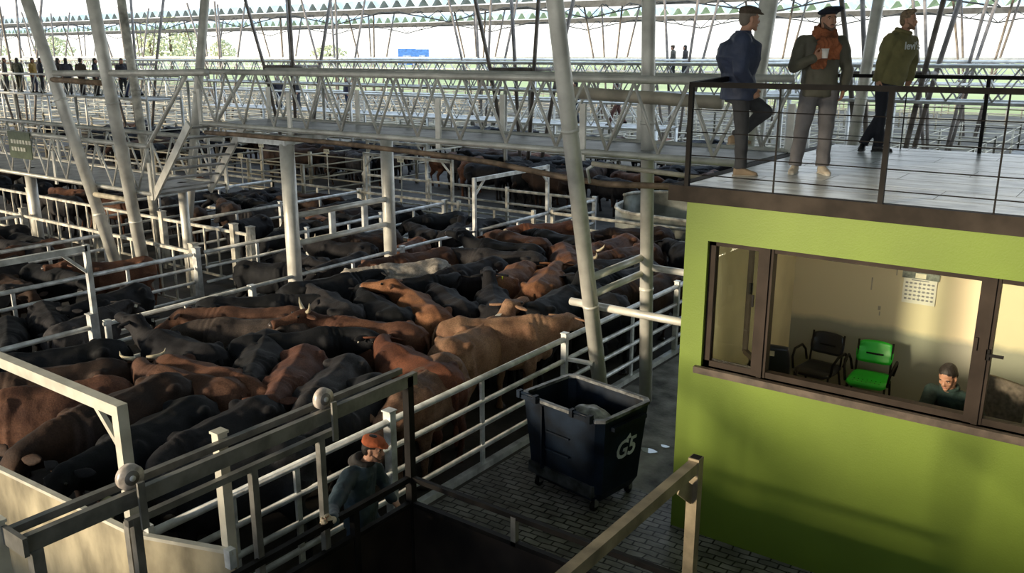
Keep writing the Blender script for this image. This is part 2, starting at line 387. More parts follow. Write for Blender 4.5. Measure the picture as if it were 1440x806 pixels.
# ---------------------------------------------------------------- catwalks
def lattice(p0, p1, z0, z1, pitch, r, off=0):
    mb = MB(); p0, p1 = Vector(p0), Vector(p1); L = (p1-p0).length; n = max(1, round(L/pitch)); d = (p1-p0)/n
    for i in range(n):
        a = p0+d*i; m_ = p0+d*(i+.5); b = p0+d*(i+1)
        mb.tube((a.x, a.y, z1), (m_.x, m_.y, z0), r, n=5); mb.tube((m_.x, m_.y, z0), (b.x, b.y, z1), r, n=5)
    return mb
def catwalk(label, y0, y1, xs, zd, hz=.98, pitch=.86, m=None, rr=.045, plates=True, far=False, ax='X', name='catwalk', hs=(1,1)):
    m = m or GALVP
    def T(x, y, z): return (x, y, z) if ax == 'X' else (y, x, z)
    c = T((xs[0]+xs[-1])/2, (y0+y1)/2, 0)
    r = thing(name, (c[0], c[1], 0), label, 'catwalk')
    a = T(xs[0], y0, zd-.05); b = T(xs[-1], y1, zd)
    MB().box(a[0], a[1], a[2], b[0], b[1], b[2]).build('deck', DECKST, r)
    for y, on in ((y0, hs[0]), (y1, hs[1])):
        MB().path([T(xs[0], y, zd), T(xs[-1], y, zd)], rr, 8).build('bottom_chord', m, r, True)
        if not on: continue
        MB().path([T(xs[0], y, zd+hz), T(xs[-1], y, zd+hz)], rr*1.15, 8).build('handrail', m, r, True)
        for i in range(len(xs)-1):
            p0 = T(xs[i], y, 0); p1 = T(xs[i+1], y, 0)
            lattice(p0, p1, zd+.04, zd+hz-.04, pitch, .023 if not far else .026).build('lattice_panel', m, r, True)
        if plates:
            for x in xs: 
                w = .045; p = T(x, y, 0); MB().box(p[0]-w, p[1]-.02, zd-.12, p[0]+w, p[1]+.02, zd+hz*.66).build('stanchion_plate', m, r)
    if far:
        for x in xs:
            for y in (y0, y1): q = T(x, y, 0); MB().tube((q[0], q[1], 0), (q[0], q[1], zd-.04), .07, n=8).build('leg', m, r, True)
    return r
catwalk('long main steel catwalk with lattice railings leading to the office roof deck', 10.35, 12.0, [-15.0, -12.4, -8.95, -6.35, -4.05], 3.85)
catwalk('lower steel catwalk on the left that carries the green sign', 9.95, 11.75, [-34, -30.5, -27, -23.4, -20.1, -16.3], 2.4, hz=.96)
catwalk('distant catwalk crossing the yard behind the main one', 27.0, 28.6, [-70, -60, -50, -40, -30, -20, -10, -2], 3.85, pitch=1.1, far=True)
catwalk('far catwalk beyond the two walking people', 43.5, 45.1, [-110, -90, -70, -50, -30, -16, -3], 3.85, pitch=1.3, far=True, rr=.06)
catwalk('farthest catwalk near the green field', 62, 63.6, [-145, -115, -85, -60, -40, -20, -5], 3.85, pitch=1.5, far=True, rr=.07)
catwalk('catwalk running away behind the office deck', -11.4, -9.9, [29, 36, 43.3], 3.85, pitch=1.1, far=True, ax='Y')
catwalk('distant catwalk on the left crowded with onlookers', 22.2, 23.9, [-60, -54, -48, -42, -36], 3.2, pitch=1.1, far=True)
catwalk('low catwalk behind the main one where three people stand', 31.6, 33.4, [-46, -40, -34, -28, -22, -16], 2.25, pitch=1.1, far=True)
# stair between the two levels
def stair():
    r = thing('steel_stair', (-15.6, 10.8, 2.4), 'steep steel stair climbing from the lower catwalk to the main one', 'stair')
    x0, x1 = -16.3, -14.85
    for y in (9.98, 11.3):
        MB().bar((x0, y, 2.32), (x1, y, 3.87), .05, .16).build('stringer', GALVP, r)
        MB().path([(x0, y, 3.36), (x1+.1, y, 4.83)], .04, 8).build('handrail', GALVP, r, True)
        MB().tube((x0+.1, y, 2.4), (x0+.1, y, 3.45), .03).build('rail_post', GALVP, r, True)
    for k in range(7):
        t = (k+.5)/7; MB().box(x0+(x1-x0)*t-.1, 9.98, 2.38+1.5*t, x0+(x1-x0)*t+.12, 11.3, 2.41+1.5*t).build('tread', DECKST, r)
    return r
stair()
# supports of the catwalks: round columns
def column(label, x, y, z1, r0=.13, cap=True, m=None):
    r = thing('round_column', (x, y, 0), label, 'column')
    MB().tube((x, y, 0), (x, y, z1), r0, n=20).build('shaft', m or GALVP, r, True)
    return r
c1 = column('thick galvanised column carrying a cross beam, left one of two in the fence line', -12.35, 10.2, 3.62)
MB().box(-13.55, 10.08, 3.6, -12.25, 10.3, 3.76).build('cross_beam', GALV, c1)
MB().add([(-12.3,10.1,3.6),(-12.3,10.3,3.6),(-12.3,11.9,3.72),(-12.3,10.1,3.76),(-12.45,10.1,3.6),(-12.45,10.3,3.6),(-12.45,11.9,3.72),(-12.45,10.1,3.76)],[(0,1,2,3),(7,6,5,4),(0,4,5,1),(1,5,6,2),(2,6,7,3),(3,7,4,0)]).build('bracket', GALV, c1)
c2 = column('thick galvanised column under the main catwalk, right one of two in the fence line', -12.35, 12.7, 3.8)
for z in (2.33, 1.82): MB().path([(-12.33, 10.3, z), (-12.33, 12.6, z)], .055, 10).build('tie_pipe', GALVP, c2, True)
for y in (11.15, 12.0): MB().box(-12.36, y-.06, 1.85, -12.3, y+.06, 2.3).build('tie_plate', GALV, c2)
column('round column under the outer end of the lower catwalk', -22.7, 10.6, 2.4, .13)
column('round column beside the stair foot', -17.3, 11.3, 2.4, .1)
def leaning(label, p0, p1, r0=.1, m=None, parts=True):
    r = thing('leaning_column', (p0[0], p0[1], 0), label, 'column')
    p0, p1 = Vector(p0), Vector(p1)
    MB().path([p0, p1], [r0*1.05, r0*.95], 20).build('shaft', m or GALVP, r, True)
    if parts:
        for t in (.2, .47): 
            q = p0.lerp(p1, t); d = (p1-p0).normalized()*.02; MB().path([q-d, q+d], r0*1.1, 20).build('joint_ring', m or GALVP, r, True)
    return r
V1 = leaning('thick leaning roof column behind the dumpster', (-5.95, 10.45, 0), (-5.95, 8.2, 9.0), .105)
V2 = leaning('upright roof column with flaking paint next to the green office', (-5.74, 11.36, 0), (-5.74, 10.75, 9.0), .095)
for z in (2.12, 2.28): pass
MB().path([(-5.9, 9.95, 2.22), (-5.78, 11.25, 2.29)], .055, 10).build('tie_pipe', GALVP, V2, True)
MB().path([(-5.9, 10.0, 1.97), (-5.78, 11.25, 2.05)], .05, 10).build('tie_pipe', GALVP, V2, True)
MB().path([(-6.0, 10.05, 2.03), (-3.9, 10.35, 1.99)], .055, 10).build('tie_pipe', GALVP, V2, True) if 0 else None
MB().path([(-5.95, 10.0, 1.93), (-5.0, 10.95, 1.78), (-3.8, 11.0, 1.75)], .055, 10).build('tie_pipe', GALVP, V2, True) if 0 else None
MB().path([(-6.4, 10.2, 1.74), (-3.85, 10.2, 1.74)], .055, 10).build('tie_pipe', GALVP, V1, True)
MB().path([(-5.74, 11.25, 2.13), (-3.85, 11.25, 2.13)], .05, 10).build('tie_pipe', GALVP, V2, True)
MB().bar((-6.3, 9.98, .95), (-5.95, 10.1, .92), .05, .05).build('fence_tie', GALV, V1)
MB().path([(-6.0, 9.35, 4.58), (-2.2, 11.9, 4.5)], .1, 14).build('ring_pipe', mat('dusty_pipe', (.50,.45,.36), .55, .2, .15, 3), V1, True) if 0 else None
MB().path([(-6.95, 10.9, 4.62), (-4.6, 10.9, 4.54)], .085, 14).build('ring_pipe', mat('dusty_pipe', (.50,.45,.36), .55, .2, .15, 3), V1, True)
rp = lp = leaning('leaning roof column at the far left with a pipe across it', (-17.95, 10.08, 0), (-19.4, 8.91, 9.0), .12)
leaning('second leaning roof column from the left', (-17.0, 10.08, 0), (-16.27, 8.91, 9.0), .12)
leaning('nearly upright roof column left of the stair', (-21.2, 13.0, 0), (-22.3, 13.2, 9.0), .11, m=OLDGALV)
leaning('roof column leaning right just behind the stair', (-20.2, 13.1, 0), (-18.4, 13.6, 9.0), .11)
MB().path([(-18.7, 9.46, 4.76), (-13.5, 9.5, 4.84)], .06, 12).build('ring_pipe', GALVP, rp, True)
MB().path([(-18.65, 9.42, 4.64), (-16.75, 9.46, 4.60)], .055, 12).build('ring_pipe', RUSTY, rp, True)
MB().path([(-18.32, 9.79, 2.24), (-16.85, 9.79, 2.24)], .055, 10).build('tie_pipe', TAN, lp, True)
leaning('leaning roof column standing behind the man in the blue jacket', (-5.9, 14.2, 0), (-5.0, 14.2, 9.0), .15)
leaning('slim roof column seen between the two men on the deck', (-5.6, 20, 0), (-4.9, 20, 9.0), .12)
bp_ = thing('sagging_pipe', (-8, 10.2, 3.7), 'rust brown pipe curving under the edge of the main catwalk', 'pipe')
MB().path([(-14.7, 10.22, 3.70), (-13.6, 10.0, 3.74), (-10.85, 10.0, 3.74), (-8.4, 10.0, 3.68), (-7.6, 10.0, 3.64), (-6.4, 9.9, 3.55), (-5.7, 9.9, 3.51), (-4.2, 10.0, 3.58)], .04, 8).build('pipe', RUSTY, bp_, True)
hp_ = thing('handrail', (-4.8, 9.2, 3.8), 'pale tube handrail lying beside the roof deck below the catwalk', 'handrail')
MB().path([(-5.5, 9.2, 3.86), (-5.0, 9.2, 3.84), (-3.95, 9.2, 3.80)], .03, 8).build('tube', TAN, hp_, True)
MB().path([(-5.45, 9.2, 3.86), (-5.6, 9.25, 3.78), (-5.62, 9.35, 3.6)], .02, 8).build('hook', GALV, hp_, True)

# distant roof supports: bundles of leaning rods under a ring
def module_meshes():
    rod = MB(); 
    rods = []
    for sx, sy in ((-1,-1),(1,-1),(-1,1),(1,1)):
        mb = MB(); mb.path([(sx*.35, sy*.35, 0), (sx*1.0, sy*.8, 4.6), (sx*1.75, sy*1.4, 9.0)], .075, 8); rods.append(mb.mesh('rod', True))
    ring = MB()
    for s_ in (-1, 1):
        ring.tube((-1.0, s_*.8, 4.6), (1.0, s_*.8, 4.6), .07, n=6); ring.tube((s_*1.0, -.8, 4.6), (s_*1.0, .8, 4.6), .07, n=6)
    return rods, ring.mesh('ring', True)
rods, ringm = module_meshes()
MODM = mat('distant_steel', (.22,.19,.165), .6, .2, .2, 3)
for i_, y in enumerate((27.8, 44.3, 62.8)):
    for k in range(0, 16):
        x = -6.5 - 13.2*k - i_*1.6
        if not infr(x, y): continue
        r = thing('roof_support', (x, y, 0), 'distant roof support of four leaning steel rods rising from a ring of pipes', 'roof support', 'distant roof supports of leaning rods')
        for me in rods: link('rod', me, r, MODM)
        link('ring', ringm, r, MODM)
# ---------------------------------------------------------------- roofs
def roof_mat():
    return mat('corrugated_roof', (.70,.82,.84), .5, .1, .1, 1)
ROOFM = roof_mat()
def roof(y0, y1, z0, z1, x0, x1, wave=1.0, amp=.17, name='ceiling'):
    mb = MB(); vs = []; fs = []; n = int((x1-x0)/(wave/6)); 
    for i in range(n+1):
        x = x0+(x1-x0)*i/n; ph = (i % 6)/6; h = amp*(0 if ph < .2 else 1 if .45 < ph < .8 else .5)
        vs += [(x, y0, z0+h), (x, y1, z1+h), (x, y0, z0+h+.03), (x, y1, z1+h+.03)]
    for i in range(n):
        a, b = i*4, (i+1)*4; fs += [(a, a+1, b+1, b), (a+2, b+2, b+3, a+3), (a, b, b+2, a+2), (a+1, a+3, b+3, b+1)]
    fs += [(0,2,3,1), (n*4, n*4+1, n*4+3, n*4+2)]
    return struct(mb.add(vs, fs).build(name, ROOFM))
roof(-5, 27, 9.2, 9.6, -60, 14, wave=2)
BEAM = mat('roof_beam_steel', (.035,.04,.042), .6, .2, .2, 3)
for (y, x0, x1, tag_) in ((57, -140, 2, 'nearer'), (85, -210, 2, 'farther')):
    roof(y, y+6, 8.95, 9.5, x0, x1, wave=1.5, amp=.6 if y < 60 else .7)
    r = thing('eave_truss', ((x0+x1)/2, y, 8.8), f'long roof eave beam with thin truss webs, {tag_} of the two distant roof edges', 'roof truss')
    MB().bar((x0, y, 8.66), (x1, y, 8.66), .3, .45 if y < 60 else .5).build('beam', BEAM, r)
    # bow trusses hanging beneath, one panel per bay
    x = x0
    while x < x1-13:
        mb = MB(); n = 12
        for i in range(n):
            t0, t1 = i/n, (i+1)/n; s0, s1 = 8.6-1.15*math.sin(PI*0)-.0, 8.6
            f0, f1 = 8.55-.9*abs(2*t0-1)**1.4, 8.55-.9*abs(2*t1-1)**1.4
            for yy in (y-.4,):
                mb.tube((x+13.2*t0, yy, f0), (x+13.2*t1, yy, f1), .05, n=4)
                if i % 2 == 0: mb.tube((x+13.2*t0, yy, f0), (x+13.2*t1, yy, 8.6), .035, n=4)
                else: mb.tube((x+13.2*t0, yy, 8.6), (x+13.2*t1, yy, f1), .035, n=4)
        mb.build('truss_web', BEAM, r)
        x += 13.2
# unseen walls and slab added behind the camera; their gap shapes the daylight
UNSEEN = mat('unseen_grey', (.20,.20,.18), .8)
struct(MB().box(-8.3, -3.4, 0, 14, -3.0, 3.05).build('wall_back', UNSEEN))
struct(MB().box(-60, -3.4, 0, -8.3, -3.0, 1.9).build('wall_back', UNSEEN))
struct(MB().box(-9.5, -5.4, 6.9, 14, -5.0, 9.6).build('wall_back', UNSEEN))
struct(MB().box(-60, -5.4, 5.2, -9.5, -5.0, 9.6).build('wall_back', UNSEEN))
struct(MB().box(-2.6, -3.0, 3.42, 13.8, .35, 3.58).build('floor', UNSEEN))  # unseen slab under the camera, added to cut skylight on the lower green wall
struct(MB().box(13.8, -5, 0, 14, 30, 11).build('wall_right', UNSEEN))
rb = thing('added_shadow_railing', (2, -3.1, 3.05), 'unseen steel railing added behind the viewer for soft shadow bands', 'railing')  # invented railing whose rails lay faint shadow bands on the green wall
for z in (3.4, 3.75): MB().path([(-6.8, -3.1, z), (13, -3.1, z)], .035, 6).build('rail', GALV, rb, True)
for k in range(9): MB().tube((-6.7+2.4*k, -3.1, 3.04), (-6.7+2.4*k, -3.1, 3.75), .03, n=6).build('post', GALV, rb, True)
# ---------------------------------------------------------------- green office with roof deck
GREEN = mat('green_wall_paint', (.135,.205,.016), .55, 0, .05, 1.2, .08, 60)
BROWN = mat('brown_window_frame', (.034,.025,.020), .55, 0, .15, 3, spec=.12)
FASC = mat('deck_fascia', (.034,.027,.022), .65, 0, .2, 4, spec=.12)
CREAM = mat('cream_wall', (.72,.66,.46), .7, 0, .05, 2)
WX0, WX1, WZ0, WZ1 = -3.53, 1.7, 1.96, 3.31
BX0, BX1, BY0, BY1 = -3.78, 3.0, 8.23, 13.4
TH = .16
w = MB()
w.box(BX0, BY0, 0, BX1, BY0+TH, WZ0); w.box(BX0, BY0, WZ1, BX1, BY0+TH, 3.71)
w.box(BX0, BY0, WZ0, WX0, BY0+TH, WZ1); w.box(WX1, BY0, WZ0, BX1, BY0+TH, WZ1)
struct(w.build('wall_front', GREEN))
struct(MB().box(BX0, BY0+TH, 0, BX0+TH, BY1, 3.71).build('wall_left', GREEN))
struct(MB().box(BX1-TH, BY0+TH, 0, BX1, BY1, 3.71).build('wall_right', GREEN))
def inner_wall_mat():  # grey-green below, cream above, with a noise-broken edge
    m = bpy.data.materials.new('inner_wall_grey_below'); m.use_nodes = True; nt = m.node_tree; b = nt.nodes['Principled BSDF']; b.inputs['Roughness'].default_value = .7
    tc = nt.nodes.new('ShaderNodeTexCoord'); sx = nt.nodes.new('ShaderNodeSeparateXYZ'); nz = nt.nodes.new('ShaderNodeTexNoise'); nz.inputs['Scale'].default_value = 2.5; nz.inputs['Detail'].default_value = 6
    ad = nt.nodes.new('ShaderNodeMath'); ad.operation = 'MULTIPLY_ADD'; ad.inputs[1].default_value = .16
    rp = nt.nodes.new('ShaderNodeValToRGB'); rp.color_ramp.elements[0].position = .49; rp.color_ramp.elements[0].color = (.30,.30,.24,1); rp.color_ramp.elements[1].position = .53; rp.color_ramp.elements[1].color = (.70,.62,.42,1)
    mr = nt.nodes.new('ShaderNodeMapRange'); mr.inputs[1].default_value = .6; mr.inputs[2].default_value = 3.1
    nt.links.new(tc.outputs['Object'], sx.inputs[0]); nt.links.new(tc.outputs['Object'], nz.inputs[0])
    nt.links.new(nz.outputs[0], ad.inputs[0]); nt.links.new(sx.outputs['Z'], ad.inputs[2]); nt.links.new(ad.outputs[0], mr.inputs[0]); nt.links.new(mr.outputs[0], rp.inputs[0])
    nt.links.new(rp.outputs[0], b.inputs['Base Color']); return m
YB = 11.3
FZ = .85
wb_ = MB().box(BX0+TH, YB, 0, BX1-TH, YB+.1, 3.6).build('wall_back', inner_wall_mat()); struct(wb_)
struct(MB().box(BX0+TH, BY0+TH, FZ-.1, BX1-TH, YB, FZ).build('floor', mat('office_floor', (.3,.28,.25), .4)))
struct(MB().box(BX0+TH, BY0+TH, 3.56, BX1-TH, YB, 3.7).build('ceiling', mat('office_ceiling', (.75,.72,.62), .8)))
struct(MB().box(BX0+TH, BY0+TH, FZ, BX0+TH+.02, YB, 3.56).build('wall_left', CREAM))
struct(MB().box(BX1-TH-.02, BY0+TH, FZ, BX1-TH, YB, 3.56).build('wall_right', CREAM))
struct(MB().box(BX0, BY1-.15, 0, BX1, BY1, 3.71).build('wall_back', GREEN))
# window
def glass():
    m = bpy.data.materials.new('window_glass'); m.use_nodes = True; nt = m.node_tree; nt.nodes.clear()
    o = nt.nodes.new('ShaderNodeOutputMaterial'); t = nt.nodes.new('ShaderNodeBsdfTransparent'); g = nt.nodes.new('ShaderNodeBsdfGlossy'); mx = nt.nodes.new('ShaderNodeMixShader'); fr = nt.nodes.new('ShaderNodeFresnel')
    t.inputs[0].default_value = (.90,.93,.90,1); g.inputs['Roughness'].default_value = .01; fr.inputs[0].default_value = 1.5
    nt.links.new(fr.outputs[0], mx.inputs[0]); nt.links.new(t.outputs[0], mx.inputs[1]); nt.links.new(g.outputs[0], mx.inputs[2]); nt.links.new(mx.outputs[0], o.inputs[0]); return m
GLASS = glass()
win = bpy.data.objects.new('window_1', None); COL.objects.link(win); win.location = (-1, BY0, WZ0); struct(win)
yf = BY0+.09
fr = MB(); fr.box(WX0, yf-.04, WZ0, WX0+.07, yf+.05, WZ1); fr.box(WX0, yf-.04, WZ1-.05, WX1, yf+.05, WZ1); fr.box(WX0, yf-.04, WZ0, WX1, yf+.05, WZ0+.06); fr.box(WX1-.07, yf-.04, WZ0, WX1, yf+.05, WZ1)
fr.build('window_frame', BROWN, win)
for x in (-2.93, -.95): MB().box(x-.075, yf-.05, WZ0, x+.075, yf+.06, WZ1).box(x-.005, yf-.07, WZ0, x+.045, yf+.03, WZ1).build('mullion', BROWN, win)
MB().box(WX0-.06, BY0-.06, WZ0-.07, WX1+.06, BY0+.16, WZ0).build('window_sill', mat('brown_stone_sill', (.085,.063,.048), .5, 0, .2, 8), win)
MB().box(WX0+.07, yf-.004, WZ0+.06, -3.0, yf+.002, WZ1-.05).build('pane', GLASS, win)
MB().box(-.87, yf-.004, WZ0+.06, WX1-.07, yf+.002, WZ1-.05).build('pane', GLASS, win)
MB().cbox((-.84, yf-.07, 2.62), (.13,.02,.025)).cbox((-.9, yf-.05, 2.62), (.03,.04,.1)).build('window_handle', BLACKST, win)
MB().cbox((-3.03, yf-.06, 2.75), (.02,.02,.12)).build('window_handle', BLACKST, win)
MB().cbox((-1.0, yf-.06, 2.7), (.02,.02,.12)).build('window_handle', BROWN, win)
# inner casement standing open behind the left pane
cas = bpy.data.objects.new('window_2', None); COL.objects.link(cas); cas.location = (-3.45, yf+.06, WZ0); struct(cas)
ang = math.radians(52)
def cp(t, z, o=0): return (-2.95-t*math.sin(ang)*.62-0, yf+.08+t*math.cos(ang)*.9, z)
for a_, b_ in (((0, 2.04), (.62, 2.04)), ((0, 3.22), (.62, 3.22)), ((0, 2.04), (0, 3.22)), ((.62, 2.04), (.62, 3.22))):
    MB().bar(cp(*a_), cp(*b_), .045, .05).build('sash_frame', BROWN, cas)
MB().add([cp(0,2.04), cp(.62,2.04), cp(.62,3.22), cp(0,3.22)], [(0,1,2,3)]).build('pane', GLASS, cas)
MB().cbox(cp(.58, 2.75), (.02,.05,.12)).build('window_handle', BLACKST, cas)
# calendar on the wall
cal = thing('wall_calendar', (-2.05, YB-.01, 2.45), 'paper wall calendar with dark picture header hanging on the cream office wall', 'calendar')
MB().cbox((-2.06, YB-.012, 2.34), (.38, .01, .32)).build('page', mat('calendar_paper', (.75,.73,.66), .8, 0, .02), cal)
MB().cbox((-2.06, YB-.016, 2.535), (.42, .012, .085)).build('header', mat('calendar_header', (.07,.08,.08), .5, 0, .6, 14, col2=(.25,.28,.25)), cal)
MB().cbox((-2.06, YB-.024, 2.535), (.12, .006, .06)).build('header_picture', mat('calendar_picture', (.8,.75,.6), .6), cal)
INK = mat('grey_ink', (.25,.25,.27), .8)
g = MB(); g.cbox((-2.06, YB-.0183, 2.35), (.003,.002,.26))
for r_ in range(5):
    g.cbox((-2.06, YB-.0183, 2.435-.05*r_), (.33,.002,.003))
for r_ in range(5):
    for c_ in range(7): g.cbox((-2.21+.05*c_, YB-.0185, 2.435-.05*r_), (.028,.003,.022))
g.cbox((-2.06, YB-.0185, 2.475), (.2,.003,.012)); g.build('date_grid', INK, cal)
sm_ = thing('wall_scuffs', (-2.5, YB, 2.0), 'scuffed plaster chips on the cream office wall left of the calendar', 'scuff marks')
for (x, z, w_, h_) in ((-2.62,2.35,.015,.16), (-2.34,2.6,.012,.2), (-2.5,2.05,.03,.05), (-2.49,1.98,.015,.05)): MB().cbox((x, YB-.003, z), (w_, .006, h_)).build('scuff', mat('plaster_chip', (.42,.38,.30), .8), sm_)
# deck
DECKF = mat('deck_tiles', (.66,.70,.72), .3, 0, .25, 2.2, .15, 6, stretch=(1,3,1))
struct(MB().box(BX0-.16, BY0-.02, 3.80, BX1, BY1, 3.855).build('floor', DECKF))
tf = MB(); tf.box(BX0-.18, BY0-.08, 3.70, BX1, BY0+.02, 3.86); tf.box(BX0-.18, BY0, 3.70, BX0-.06, BY1, 3.86)
struct(tf.build('trim_1', FASC))
struct(MB().box(BX0-.06, BY0+.02, 3.70, BX1, BY1, 3.80).build('floor', FASC))
seam = MB()
for k in range(8): seam.box(BX0+.1, BY0+.5+k*.62, 3.8545, BX1, BY0+.506+k*.62, 3.8565)
for k in range(8):
    for j in range(4): xx = BX0+.4+j*1.8+(k % 3)*.6; seam.box(xx, BY0+.5+k*.62, 3.8545, xx+.006, BY0+1.12+k*.62, 3.8565)
seam.build('seam', mat('tile_grout', (.2,.21,.22), .6), None).__setitem__('kind', 'structure')
def railing(label, y, x0, x1, posts, zt, cables, thick):
    r = thing('deck_railing', ((x0+x1)/2, y, 3.85), label, 'railing')
    MB().bar((x0, y, zt), (x1, y, zt), .055, .05).build('top_rail', BLACKST, r)
    for x in posts:
        t = x in thick; wd = .045 if t else .014
        MB().box(x-wd/2, y-wd/2-(.0), 3.72, x+wd/2, y+wd/2, zt).build('post' if t else 'rod', BLACKST, r)
    for z in cables: MB().path([(x0, y, z), (x1, y, z)], .006, 6).build('cable', BLACKST, r, True)
    return r
rl = railing('black railing with thin cables along the front edge of the roof deck', BY0-.05, -3.77, 3.0, [-3.77, -2.88, -1.9, -1.0, -.1, .8, 1.7, 2.95], 4.86, [4.62, 4.40, 4.17, 3.98], [-3.77, -1.9, -.1, 1.7])
MB().bar((-3.77, BY0-.05, 4.86), (-3.77, BY0+.9, 4.9), .06, .05).build('top_rail', BLACKST, rl)
railing('black railing with thin cables along the back edge of the roof deck', 13.3, -4.0, 3.0, [-3.9, -2.9, -1.9, -.9, .1, 1.1], 4.85, [4.66, 4.44, 4.2, 4.0], [-3.9, -1.9, .1])
# unseen strip light added to brighten the office interior
lamp = thing('added_office_lamp', (-1.4, 9.8, 3.5), 'unseen strip lamp added to brighten the office', 'lamp')
MB().cbox((-1.4, 9.8, 3.54), (1.2,.14,.04)).build('housing', UNSEEN, lamp)
MB().path([(-1.95, 9.8, 3.5), (-.85, 9.8, 3.5)], .018, 10).build('tube', mat('added_lamp_glow', (1,1,1), .5, emit=((1,.84,.58), 30.0)), lamp, True)

# ---------------------------------------------------------------- office chairs
def steel_chair(name, label, x, y, rz, seatm, backm, arms=True):
    r = thing(name, (x, y, FZ), label, 'chair', rz=rz)
    def b(mb, nm, m): return mb.build(nm, m, r, smooth=True, world=False)
    # faces -Y locally
    s = MB(); s.secs([((0, yy, .45+dz), (1,0,0), (0,0,1), hw, .022, .03) for yy, hw, dz in ((-.24,.19,-.02), (-.21,.235,0), (0,.24,-.01), (.18,.225,0), (.21,.2,.012))], 20, 4)
    b(s, 'seat', seatm)
    s = MB()
    vs = []
    n = 8
    for i in range(n+1):
        t = i/n; z = .58+.28*t; hw = .22-.025*abs(2*t-1)**3 - .01*t
        for k in range(n+1):
            u = -1+2*k/n; vs.append((u*hw, .225+.05*t-.03*(1-u*u)*-1-.02, z-.02*abs(u)**4*(1 if t > .5 else -1)))
    N = len(vs); vs += [(x_, y_+.018, z_) for x_, y_, z_ in vs]; fs = []
    for i in range(n):
        for k in range(n):
            a = i*(n+1)+k; fs.append((a, a+1, a+n+2, a+n+1)); fs.append((a+N, a+n+1+N, a+n+2+N, a+1+N))
    for i in range(n):
        a = i*(n+1); fs.append((a, a+n+1, a+n+1+N, a+N)); a2 = a+n; fs.append((a2, a2+N, a2+n+1+N, a2+n+1))
        fs.append((i, i+N, i+1+N, i+1)); a3 = n*(n+1)+i; fs.append((a3, a3+1, a3+1+N, a3+N))
    s.add(vs, fs); b(s, 'backrest', backm)
    b(MB().path([(-.1,.25,.7), (.1,.25,.7)], .012), 'back_slot', BLACKST)
    for sx in (-1, 1):
        b(MB().path([(sx*.215,-.22,0), (sx*.215,-.20,.42), (sx*.2,.2,.44), (sx*.2,.26,.86)], .013, 8), 'frame', BLACKST)
        b(MB().path([(sx*.225,.28,0), (sx*.225,.1,.43)], .013, 8), 'leg', BLACKST)
        if arms: b(MB().path([(sx*.24,.2,.47), (sx*.27,.21,.6), (sx*.28,.12,.68), (sx*.28,-.1,.68), (sx*.26,-.2,.6), (sx*.24,-.2,.45)], .016, 8), 'armrest', BLACKST)
    return r
GPL = mat('green_plastic', (.02,.50,.03), .35, 0, .05, 3)
BPL = mat('black_plastic', (.018,.02,.026), .3, 0, .1, 3)
c_ = steel_chair('visitor_chair', 'bright green plastic chair with black frame against the office wall', -2.4, 10.72, math.radians(4), GPL, GPL)
dots = MB()
for k in range(7): dots.cbox((-.15+.05*k, -.12, .473), (.012,.012,.004)); dots.cbox((-.15+.05*k, -.2, .472), (.012,.012,.004))
dots.build('ventilation_holes', BLACKST, c_, world=False)
steel_chair('visitor_chair', 'black plastic chair with a slotted back left of the green chair', -3.02, 10.72, math.radians(-6), BPL, BPL)
# high backed office chair by the left window jamb
def office_chair(label, x, y, rz, m):
    r = thing('office_chair', (x, y, FZ), label, 'chair', rz=rz)
    b = lambda mb, nm, mm: mb.build(nm, mm, r, smooth=True, world=False)
    b(MB().ell((0,0,.48), (.25,.25,.05)), 'seat', m)
    b(MB().secs([((0,.22+.02*t,.55+.5*t), (1,0,0), (0,1,0), .24*(1-.25*abs(t-.45)**2*4*.5), .035, .035) for t in (0,.15,.35,.55,.75,.9,1.0)] , 16, 2.6), 'backrest', m)
    b(MB().tube((0,0,.1), (0,0,.45), .03), 'gas_lift', BLACKST)
    for k in range(5):
        a = 2*PI*k/5; b(MB().tube((0,0,.1), (.28*math.cos(a), .28*math.sin(a), .06), .02, .014), 'base_arm', BLACKST)
        b(MB().ell((.28*math.cos(a), .28*math.sin(a), .03), (.03,.03,.03)), 'caster', BLACKST)
    for sx in (-1,1): b(MB().path([(sx*.2,.05,.46), (sx*.28,.05,.5), (sx*.28,.05,.66), (sx*.28,-.15,.68)], .016), 'armrest', BLACKST)
    return r
oc = office_chair('dark rounded office chair with a cream tag behind the left window frame', -3.28, 9.75, math.radians(190), BPL)
MB().cbox((0,.27,.96), (.11,.01,.06)).build('tag', mat('cream_tag', (.75,.68,.48), .7), oc, world=False)
office_chair('brown office chair the seated man sits on, seen behind the right window pane', -.98, 9.62, math.radians(-28), mat('brown_fabric', (.14,.11,.09), .8, 0, .2, 20))
# desk and screen
dk = thing('office_desk', (-1.2, 8.75, FZ), 'narrow desk under the office window', 'desk')
MB().box(-2.0, 8.45, FZ+.70, .2, 9.0, FZ+.74).build('desk_top', mat('desk_wood', (.25,.17,.1), .45), dk)
for x in (-1.95, .12): MB().box(x, 8.5, FZ, x+.05, 8.95, FZ+.7).build('leg', BLACKST, dk)
lt = thing('laptop', (-1.2, 8.75, FZ+.74), 'open black laptop in front of the seated man', 'laptop')
MB().cbox((-1.22, 8.78, FZ+.755), (.40,.26,.02)).build('keyboard_base', BPL, lt)
MB().cbox((-1.22, 8.62, FZ+.91), (.44,.018,.31), (math.radians(12),0,0)).build('screen', BPL, lt)
pb = MB().cbox((-2.55, 8.6, FZ+.98), (.14,.08,.03)); 
